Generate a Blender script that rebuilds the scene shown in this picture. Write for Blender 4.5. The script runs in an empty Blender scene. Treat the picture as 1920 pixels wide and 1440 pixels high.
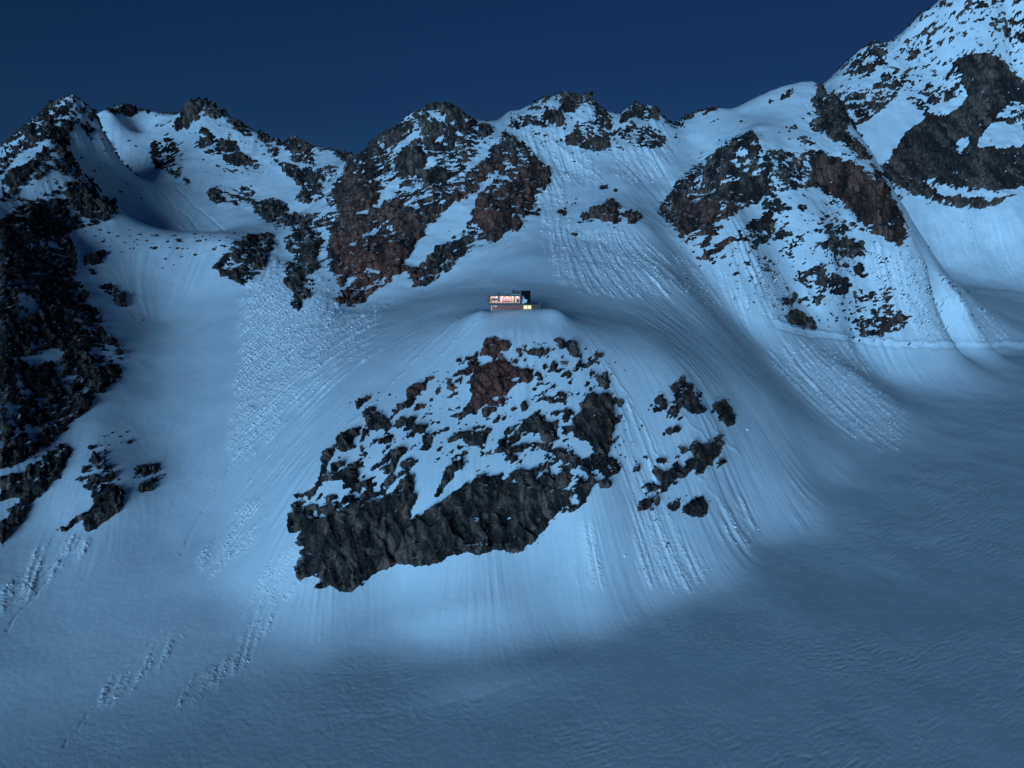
import bpy, bmesh, math, random, time
import numpy as np
T0 = time.time()
R = math.radians
sc = bpy.context.scene
COL = sc.collection

# ------------------------------------------------------------------ camera, world, sun, exposure
F_PX, PITCH = 1297.0, -10.0          # focal length in pixels of the 1920 wide frame
CAM = np.array([0.0, 0.0, 150.0])
cam_d = bpy.data.cameras.new('camera'); cam = bpy.data.objects.new('camera', cam_d); COL.objects.link(cam)
cam_d.sensor_width = 36.0; cam_d.lens = 36.0 * F_PX / 1920.0
cam_d.clip_start = 1.0; cam_d.clip_end = 8000.0
cam.location = CAM; cam.rotation_euler = (R(90 + PITCH), 0, 0)
sc.camera = cam

SUN_ELEV, SUN_AZ = 0.5, 199.0       # compass azimuth of the afterglow: 0 = +Y (view direction), clockwise
world = bpy.data.worlds.new('World'); sc.world = world; world.use_nodes = True
wn, wl = world.node_tree.nodes, world.node_tree.links
wn.clear()
sky = wn.new('ShaderNodeTexSky'); sky.sky_type = 'NISHITA'; sky.sun_disc = False
sky.sun_elevation = R(2.0); sky.sun_rotation = R(SUN_AZ); sky.altitude = 2800
sky.air_density = 1.0; sky.dust_density = 1.0; sky.ozone_density = 1.0
mixw = wn.new('ShaderNodeMixRGB'); mixw.blend_type = 'MULTIPLY'; mixw.inputs[0].default_value = 1.0
mixw.inputs[2].default_value = (0.066, 0.185, 0.50, 1)
bg = wn.new('ShaderNodeBackground'); bg.inputs[1].default_value = 0.10
wo = wn.new('ShaderNodeOutputWorld')
wl.new(sky.outputs[0], mixw.inputs[1]); wl.new(mixw.outputs[0], bg.inputs[0]); wl.new(bg.outputs[0], wo.inputs[0])

sun_d = bpy.data.lights.new('sun', 'SUN'); sun = bpy.data.objects.new('sun', sun_d); COL.objects.link(sun)
sun_d.energy = 3.4; sun_d.angle = R(34); sun_d.color = (0.295, 0.62, 0.98)
sun.rotation_euler = (R(90 - SUN_ELEV), 0, R(180 - SUN_AZ))
sc.view_settings.view_transform = 'Standard'; sc.view_settings.look = 'None'
sc.view_settings.gamma = 1.0; sc.view_settings.exposure = 0.0

# ------------------------------------------------------------------ noise helpers (numpy)
rng = np.random.default_rng(7)
_P = rng.permutation(4096).astype(np.int32); _P2 = np.concatenate([_P, _P, _P])
_G3 = rng.normal(size=(4096, 3)).astype(np.float32); _G3 /= np.linalg.norm(_G3, axis=1)[:, None]
_A = rng.uniform(0, 2 * math.pi, 4096); _G2 = np.stack([np.cos(_A), np.sin(_A)], 1).astype(np.float32)
_RU = rng.uniform(-1, 1, (4096, 4)).astype(np.float32)
def _h2(i, j): return _P2[_P2[i & 4095] + (j & 4095)]
def _fade(t): return t * t * t * (t * (t * 6 - 15) + 10)
def perlin2(x, y):
    xi = np.floor(x).astype(np.int32); yi = np.floor(y).astype(np.int32)
    xf = (x - xi).astype(np.float32); yf = (y - yi).astype(np.float32)
    u, v = _fade(xf), _fade(yf)
    def g(a, b):
        q = _G2[_h2(xi + a, yi + b)]
        return q[..., 0] * (xf - a) + q[..., 1] * (yf - b)
    n0 = g(0, 0); n1 = g(1, 0); n2 = g(0, 1); n3 = g(1, 1)
    a = n0 + u * (n1 - n0); b = n2 + u * (n3 - n2)
    return (a + v * (b - a)) * 1.5
def perlin3(x, y, z):
    xi = np.floor(x).astype(np.int32); yi = np.floor(y).astype(np.int32); zi = np.floor(z).astype(np.int32)
    xf = (x - xi).astype(np.float32); yf = (y - yi).astype(np.float32); zf = (z - zi).astype(np.float32)
    u, v, w = _fade(xf), _fade(yf), _fade(zf)
    def g(a, b, c):
        q = _G3[_P2[_h2(xi + a, yi + b) + ((zi + c) & 4095)]]
        return q[..., 0] * (xf - a) + q[..., 1] * (yf - b) + q[..., 2] * (zf - c)
    def l(p, q, t): return p + t * (q - p)
    return l(l(l(g(0,0,0), g(1,0,0), u), l(g(0,1,0), g(1,1,0), u), v),
             l(l(g(0,0,1), g(1,0,1), u), l(g(0,1,1), g(1,1,1), u), v), w) * 1.6
def fbm3(x, y, z, o=4, gain=0.55):
    s = 0; a = 1.0; t = 0
    for k in range(o):
        s = s + a * perlin3(x * 2**k + 17.3 * k, y * 2**k - 9.1 * k, z * 2**k + 4.7 * k); t += a * a; a *= gain
    return s / math.sqrt(t)
def fbm2(x, y, o=4, gain=0.5):
    s = 0; a = 1.0; t = 0
    for k in range(o):
        s = s + a * perlin2(x * 2**k + 13.3 * k, y * 2**k - 7.1 * k); t += a * a; a *= gain
    return s / math.sqrt(t)
def facets(qx, qy, seed, tilt=0.8):
    """cellular blocks: each cell is a tilted plane with its own height; returns height and crack distance"""
    xi = np.floor(qx).astype(np.int32); yi = np.floor(qy).astype(np.int32)
    best = np.full(qx.shape, 9.0, np.float32); sec = best.copy(); hh = np.zeros(qx.shape, np.float32)
    for a in (-1, 0, 1):
        for b in (-1, 0, 1):
            k = _P2[(_h2(xi + a, yi + b) + seed) & 4095]; r = _RU[k]
            dx = (xi + a + 0.5 + 0.45 * r[..., 0] - qx).astype(np.float32); dy = (yi + b + 0.5 + 0.45 * r[..., 1] - qy).astype(np.float32)
            d = dx * dx + dy * dy
            m = d < best
            sec = np.where(m, best, np.minimum(sec, d))
            hh = np.where(m, r[..., 2] * 0.5 + tilt * (r[..., 3] * dx + r[..., 0] * dy), hh); best = np.where(m, d, best)
    return hh, np.sqrt(sec) - np.sqrt(best)

# ------------------------------------------------------------------ terrain survey: picture point + forward distance -> point in the place
CP, SP = math.cos(R(PITCH)), math.sin(R(PITCH))
def ratio(px, py):
    u = (px - 960.0) / F_PX; v = (720.0 - py) / F_PX
    dy = CP - v * SP; dz = SP + v * CP
    return u / dy, dz / dy
def at(px, py, Y):
    a, b = ratio(px, py); return (a * Y, Y, b * Y)
def glacier(px, py):
    a, b = ratio(px, py); Y = 161.8 / (0.14 - b); return (a * Y, Y, b * Y)
SKYLINE = [(-400,420,480),(-200,345,500),(-100,312,515),(-50,294,525),(0,274,535),(30,252,545),(60,228,550),(85,209,555),(105,188,560),(125,178,565),(145,184,568),(160,196,573),(175,206,580),(205,206,680),
 (225,197,710),(240,200,715),(265,206,720),(290,212,720),(335,214,720),(345,209,720),(360,197,715),(385,190,710),(405,196,710),(425,214,705),(445,229,700),(480,249,695),
 (510,260,690),(530,268,685),(550,266,685),(572,267,680),(585,274,675),(615,281,670),(635,284,665),(655,296,650),(663,299,640),(680,289,625),(710,260,615),(740,246,610),(750,234,608),
 (765,217,605),(790,206,603),(815,199,602),(838,198,602),(850,203,604),(880,222,612),(905,234,622),(915,235,630),(940,218,640),(955,209,645),(975,211,648),(1000,195,650),(1020,184,650),
 (1045,180,650),(1060,175,650),(1075,179,650),(1085,181,650),(1110,177,650),(1120,200,650),(1135,219,652),(1140,225,654),(1160,222,655),(1165,214,655),(1180,199,655),(1190,196,655),
 (1210,202,655),(1218,197,655),(1228,209,657),(1235,226,660),(1265,234,665),(1280,225,668),(1300,213,670),(1320,206,672),(1340,204,675),(1350,207,676),(1380,201,678),(1410,186,680),
 (1440,171,680),(1470,161,680),(1500,155,680),(1515,152,680),(1530,153,680)]
FARSKY = [(1560,142,1230),(1580,122,1230),(1600,103,1225),(1620,88,1220),(1640,78,1215),(1655,83,1215),(1690,68,1215),(1720,43,1210),(1740,26,1210),(1755,22,1210),(1770,2,1210),(1800,-40,1210),
 (1850,-95,1210),(1920,-150,1220),(2050,-200,1230),(2250,-160,1230),(2500,-60,1230)]
pts = []
for p in SKYLINE:
    x, y, z = at(*p); pts.append((x, y, z))
    k = math.hypot(x, y)
    if p[0] < 1480:
        pts.append((x * (1 + 70 / k), y * (1 + 70 / k), z - 38))
        if p[0] % 20 == 0: pts.append((x * (1 + 300 / k), y * (1 + 300 / k), z - 120))
for p in FARSKY:
    x, y, z = at(*p); pts.append((x, y, z)); k = math.hypot(x, y)
    pts.append((x * (1 + 80 / k), y * (1 + 80 / k), z - 45))
    if p[0] % 40 == 0: pts.append((x * (1 + 350 / k), y * (1 + 350 / k), z - 160))
for p in [(2300,1440),(1920,1440),(1500,1440),(1100,1440),(700,1440),(300,1440),(0,1440),(-300,1440),(1920,1200),(1500,1250),(1200,1300),(1920,1000),(1600,1000),(1450,1080),(1920,800),(1750,870),
          (2300,1100),(2300,800),(1920,900),(640,1352),(400,1385),(1000,1275),(1200,1145),(1330,1112),(1420,1020),(1695,862),(1560,920),(2200,660),(1900,705),(1280,1260),(1150,1270),(1360,1190),(1260,1190),(1100,1340),(900,1390),(500,1410),(1000,1390),(1500,1120),(1450,1150),(1650,930),(1560,1000),(1800,820),(1750,905),(850,1320),(150,1420)]:
    pts.append(glacier(*p))
for x in (-260, -130, 0, 130, 260):
    for y in (60, 120): pts.append((x, y, -138 + 0.14 * (y - 170)))
SURVEY = """
1150 600 350  1250 562 400  1400 610 455  1300 700 318  1450 750 358  1550 800 392  1400 900 303  1200 700 305  1280 750 300  1280 930 275  1250 1000 262
930 640 300  930 700 290  930 780 277  940 870 260  960 900 255  960 950 249  960 1030 243  650 1100 232  600 980 243  640 860 262  700 770 282  800 710 295  860 670 303
1140 760 285  1140 880 262  1100 950 250  1040 640 303  1040 720 290  1050 800 276  1120 690 298  800 800 275  800 930 250  800 1050 238
1180 900 268  1150 1000 249  1060 1040 243
960 1080 235  960 1150 224  960 1240 209  750 1100 236  1100 1100 236  1100 1180 226
850 600 335  700 650 340  600 560 420  600 700 330  500 800 310  500 700 355  450 620 400  400 800 320  500 950 262  400 1050 245  300 1200 213  520 1100 232
300 1000 262  300 850 305  250 700 370  300 600 425  300 520 455  300 450 482  150 450 470  420 450 482  460 500 465  380 700 362
200 900 275  100 980 258  60 1150 222  0 1300 193  200 1060 243  120 900 276  160 800 305
0 450 400  100 450 440  130 560 400  200 640 375  180 740 335  100 830 300  0 600 340  0 800 285  0 950 262  60 700 335
-200 600 300  -200 300 430  -200 1000 235  -300 1250 190
60 330 478  15 305 510  170 250 570  200 370 515  100 260 515  0 350 465
300 300 660  350 400 580  450 410 565  300 432 552  200 432 540  400 434 552  180 330 590  250 250 700  420 300 650  220 380 560
500 300 655  560 400 560  560 480 490  500 380 590  620 330 600  600 300 645  520 440 510
700 400 510  640 480 470  650 575 420  750 500 455  850 450 475  950 400 490  1000 300 555  870 330 530  780 300 550  800 540 435  620 400 520  950 320 540  820 400 500
900 520 420  1000 530 400  1000 480 430  1100 450 460  1150 390 490  1170 330 545  1170 348 530  1100 260 592  1200 260 602  1220 430 475  1230 520 415  1300 560 415
1060 320 560  1060 380 510  700 600 385  800 585 370  900 560 365  560 620 390
1340 310 590  1290 350 555  1450 210 640  1390 255 570  1430 237 600  1230 340 560  1300 270 625  1400 215 650
1270 400 525  1300 490 480  1400 470 490  1500 420 530  1500 320 568  1600 300 592  1600 400 562  1680 450 560  1660 400 572  1640 330 592  1560 220 632  1350 380 515  1420 350 545
1500 560 505  1400 540 470  1620 500 545  1560 470 525  1545 170 670
1700 600 530  1600 635 515  1750 640 572  1500 612 480  1800 560 585  1740 510 570  1900 640 622  1600 700 452  1750 750 470  1850 650 596
1720 460 970  1700 380 1010  1660 300 1055  1600 230 1090  1800 200 1130  1800 300 1065  1800 390 1010  1900 400 1005  1850 480 975  1900 520 950  1900 600 703  1900 300 1065  1900 200 1130  1900 100 1180
1780 500 960  1880 560 813  1820 540 870  1760 525 880  1850 517 950  1790 512 950  1960 520 950  1900 545 850  1850 455 990  1850 425 1000  1780 470 975  1930 460 985  1740 100 1190  1640 170 1140  1920 645 622  2200 600 700  2200 400 1000  2200 150 1140  1760 460 980
"""
v = [float(t) for t in SURVEY.split()]
for i in range(0, len(v), 3): pts.append(at(v[i], v[i+1], v[i+2]))
# the knoll that carries the hut: a small levelled shoulder
HUTY = 330.0
for px, py, Y in ((900,585,326),(925,582,325),(950,581,325),(990,580,325),(1020,580,325),(1050,583,326),(860,590,330),(1080,592,335),(920,610,313),(990,608,313),(1050,612,315)):
    q_ = at(px, py, Y); pts.append((q_[0], q_[1], q_[2] - 0.8))
_, zb = ratio(950, 580.5); HUTZ = zb * 325
for px in (905, 925, 960, 995, 1020):
    a, b = ratio(px, 580); pts.append((a * 338, 338, HUTZ - 1.0)); pts.append((a * 347, 347, HUTZ - 2.5))
pts = np.array(pts); px_, py_, pz_ = pts[:, 0] / 100, pts[:, 1] / 100, pts[:, 2]
def tps(r2): return (r2 + 1e-6) ** 0.75
n = len(pts)
K = tps((px_[:, None] - px_[None]) ** 2 + (py_[:, None] - py_[None]) ** 2) + np.eye(n) * 0.0004
Pm = np.stack([np.ones(n), px_, py_], 1)
Am = np.block([[K, Pm], [Pm.T, np.zeros((3, 3))]])
w = np.linalg.solve(Am, np.concatenate([pz_, np.zeros(3)]))
def macro_raw(X, Y):
    shp = X.shape; X = X.ravel() / 100; Y = Y.ravel() / 100; out = np.empty(X.shape)
    for i in range(0, len(X), 20000):
        xs, ys = X[i:i+20000], Y[i:i+20000]
        out[i:i+20000] = tps((xs[:, None] - px_) ** 2 + (ys[:, None] - py_) ** 2) @ w[:n] + w[n] + w[n+1] * xs + w[n+2] * ys
    return out.reshape(shp)
# coarse fan grid: s = X/Y, Y
CS, CY = 420, 520
S0, S1, Y0, Y1 = -1.02, 1.02, 60.0, 1700.0
cs = np.linspace(S0, S1, CS); cl = np.linspace(math.log(Y0), math.log(Y1), CY); cy = np.exp(cl)
SG, YG = np.meshgrid(cs, cy, indexing='ij')
ZC = macro_raw(SG * YG, YG)
def smooth(A, sg):
    r = int(3 * sg); k = np.exp(-0.5 * (np.arange(-r, r + 1) / sg) ** 2); k /= k.sum()
    A = np.apply_along_axis(lambda q: np.convolve(np.pad(q, r, 'edge'), k, 'valid'), 0, A)
    return np.apply_along_axis(lambda q: np.convolve(np.pad(q, r, 'edge'), k, 'valid'), 1, A)
# the lower slopes are drifted smooth; nothing lies below the surface of the glacier
bl = np.clip((430 - YG) / 60, 0, 1); hutd = np.exp(-(((SG * YG - 6) / 24) ** 2 + ((YG - 332) / 18) ** 2)); bl = bl * (1 - hutd)
ZC = ZC * (1 - bl) + smooth(ZC, 5.0) * bl
plane = -138 + 0.14 * (YG - 170); fl = np.clip((640 - YG) / 60, 0, 1); kk = 2.2
ZC = np.where(fl > 0, ZC + fl * (plane + kk * np.logaddexp(0, (ZC - plane) / kk) - ZC), ZC)
NC, NR = 1150, 900
ZF = ZC
# rows of each column: dense where the picture sees steep ground, sparse where it is hidden
fs = np.linspace(S0, S1, NC)
elev = ZF / YG
run = np.maximum.accumulate(elev, 1)
vis = elev >= run - 0.004
de = np.abs(np.diff(elev, axis=1, prepend=elev[:, :1]))
wt = np.where(vis, de, de * 0.12) + 0.0006
wt = wt * np.where(YG < 168, 0.05, np.where(YG < 205, 0.75, np.where(ZF > -60, 1.35, 1.0)))
ker = np.hanning(17); ker /= ker.sum()
wt = np.apply_along_axis(lambda q: np.convolve(np.pad(q, 8, 'edge'), ker, 'valid'), 0, wt)
wt = np.apply_along_axis(lambda q: np.convolve(np.pad(q, 8, 'edge'), ker, 'valid'), 1, wt)
cw = np.cumsum(wt, 1); cw = (cw - cw[:, :1]) / (cw[:, -1:] - cw[:, :1])
rowl = np.stack([np.interp(np.linspace(0, 1, NR), cw[i], cl) for i in range(CS)])
ii = (fs - S0) / (S1 - S0) * (CS - 1); i0 = np.minimum(ii.astype(int), CS - 2); ft = (ii - i0)[:, None]
LY = rowl[i0] * (1 - ft) + rowl[i0 + 1] * ft               # NC x NR log distance
def samp(A, s, ly):
    a = np.clip((s - S0) / (S1 - S0) * (CS - 1), 0, CS - 1.001); b = np.clip((ly - cl[0]) / (cl[-1] - cl[0]) * (CY - 1), 0, CY - 1.001)
    i = a.astype(int); j = b.astype(int); fa = a - i; fb = b - j
    return (A[i, j] * (1-fa) + A[i+1, j] * fa) * (1-fb) + (A[i, j+1] * (1-fa) + A[i+1, j+1] * fa) * fb
SF = np.repeat(fs[:, None], NR, 1)
YF = np.exp(LY); XF = SF * YF
Z = samp(ZF, SF, LY)
print('macro', time.time() - T0)
def ground(x, y):
    return float(samp(ZF, np.array([x / y]), np.array([math.log(y)]))[0])
# picture position of every terrain point, used once to lift the traced outlines onto the ground they lie on
el = Z / YF
runm = np.maximum.accumulate(el, 1)
VIS = el >= runm - 0.0015
dyc = CP * 1.0 + SP * el; v_ = (-SP + CP * el) / (CP + SP * el); u_ = SF / (CP + SP * el)
PX = 960 + F_PX * u_; PY = 720 - F_PX * v_
# ------------------------------------------------------------------ traced rock: (outcrop, share of bare rock, outline)
OUT = {
 'a': ('rock_peak', 'snow-flecked rocky peak at the far left of the ridge', 'mountain rock'),
 'b': ('rock_cliff', 'large dark rock wall beneath the leftmost peak, patched with snow', 'mountain rock'),
 'c': ('rock_outcrop', 'dark slanting rock slab below the large left rock wall', 'rock outcrop'),
 'd': ('rock_outcrop', 'low dark rock spur on the snow slope right of the slanting slab', 'rock outcrop'),
 'e': ('rock_outcrop', 'small cluster of black rocks just right of the low dark spur', 'rock outcrop'),
 'f': ('rock_outcrop', 'thin rocks beside the snow gully next to the large left wall', 'rock outcrop'),
 'g': ('rock_outcrop', 'flat row of rocks on the snowy skyline between the two left peaks', 'rock outcrop'),
 'h': ('rock_peak', 'rocky second peak on the skyline right of the snow bowl', 'mountain rock'),
 'i': ('rock_outcrop', 'broken dark block of rock in the middle of the left snow bowl', 'rock outcrop'),
 'j': ('rock_outcrop', 'dark rocks low on the right side of the left snow bowl', 'rock outcrop'),
 'k': ('rock_crest', 'jagged rocks along the low skyline left of the reddish buttress', 'mountain rock'),
 'l': ('rock_outcrop', 'rounded rock knob at the lip of the hanging snow terrace', 'rock outcrop'),
 'm': ('rock_outcrop', 'narrow broken rib of rock left of the foot of the reddish buttress', 'rock outcrop'),
 'n': ('rock_buttress', 'big reddish brown rock buttress left above the hut', 'mountain rock'),
 'o': ('rock_peak', 'craggy summit with a square top on the skyline above the hut', 'mountain rock'),
 'p': ('rock_tower', 'twin-topped rock tower on the skyline right of the square-topped summit', 'mountain rock'),
 'q': ('rock_outcrop', 'reddish rock island on the avalanche slope above right of the hut', 'rock outcrop'),
 'r': ('rock_buttress', 'wide brown rock buttress right above the hut', 'mountain rock'),
 's': ('rock_crest', 'rocky ridge edge running down from the right snow dome', 'mountain rock'),
 't': ('rock_outcrop', 'broken rocks on the snow below the right buttress, topmost cluster', 'rock outcrop'),
 'u': ('rock_outcrop', 'lowest ragged rock band beside the right avalanche fan', 'rock outcrop'),
 'v': ('rock_cliff', 'high dark rock walls of the tall mountain in the top right corner', 'mountain rock'),
 'w': ('rock_outcrop', 'red crag at the top of the rocky knoll just under the hut', 'rock outcrop'),
 'x': ('rock_cliff', 'tall dark cliff along the foot of the rocky knoll under the hut', 'rock cliff'),
 'y': ('rock_outcrop', 'pointed brown slabs sticking out of the snow right of the knoll', 'rock outcrop'),
 'z': ('rock_outcrop', 'dark toothed rocks low on the slope right of the knoll', 'rock outcrop'),
 'A': ('rock_outcrop', 'scattered rocks around the snowy crown of the knoll under the hut', 'rock outcrop'),
 'B': ('rock_outcrop', 'smooth tall brown pillar on the right shoulder of the knoll', 'rock outcrop'),
 'C': ('rock_outcrop', 'rocks along the left shoulder edge of the knoll under the hut', 'rock outcrop'),
}
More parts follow.
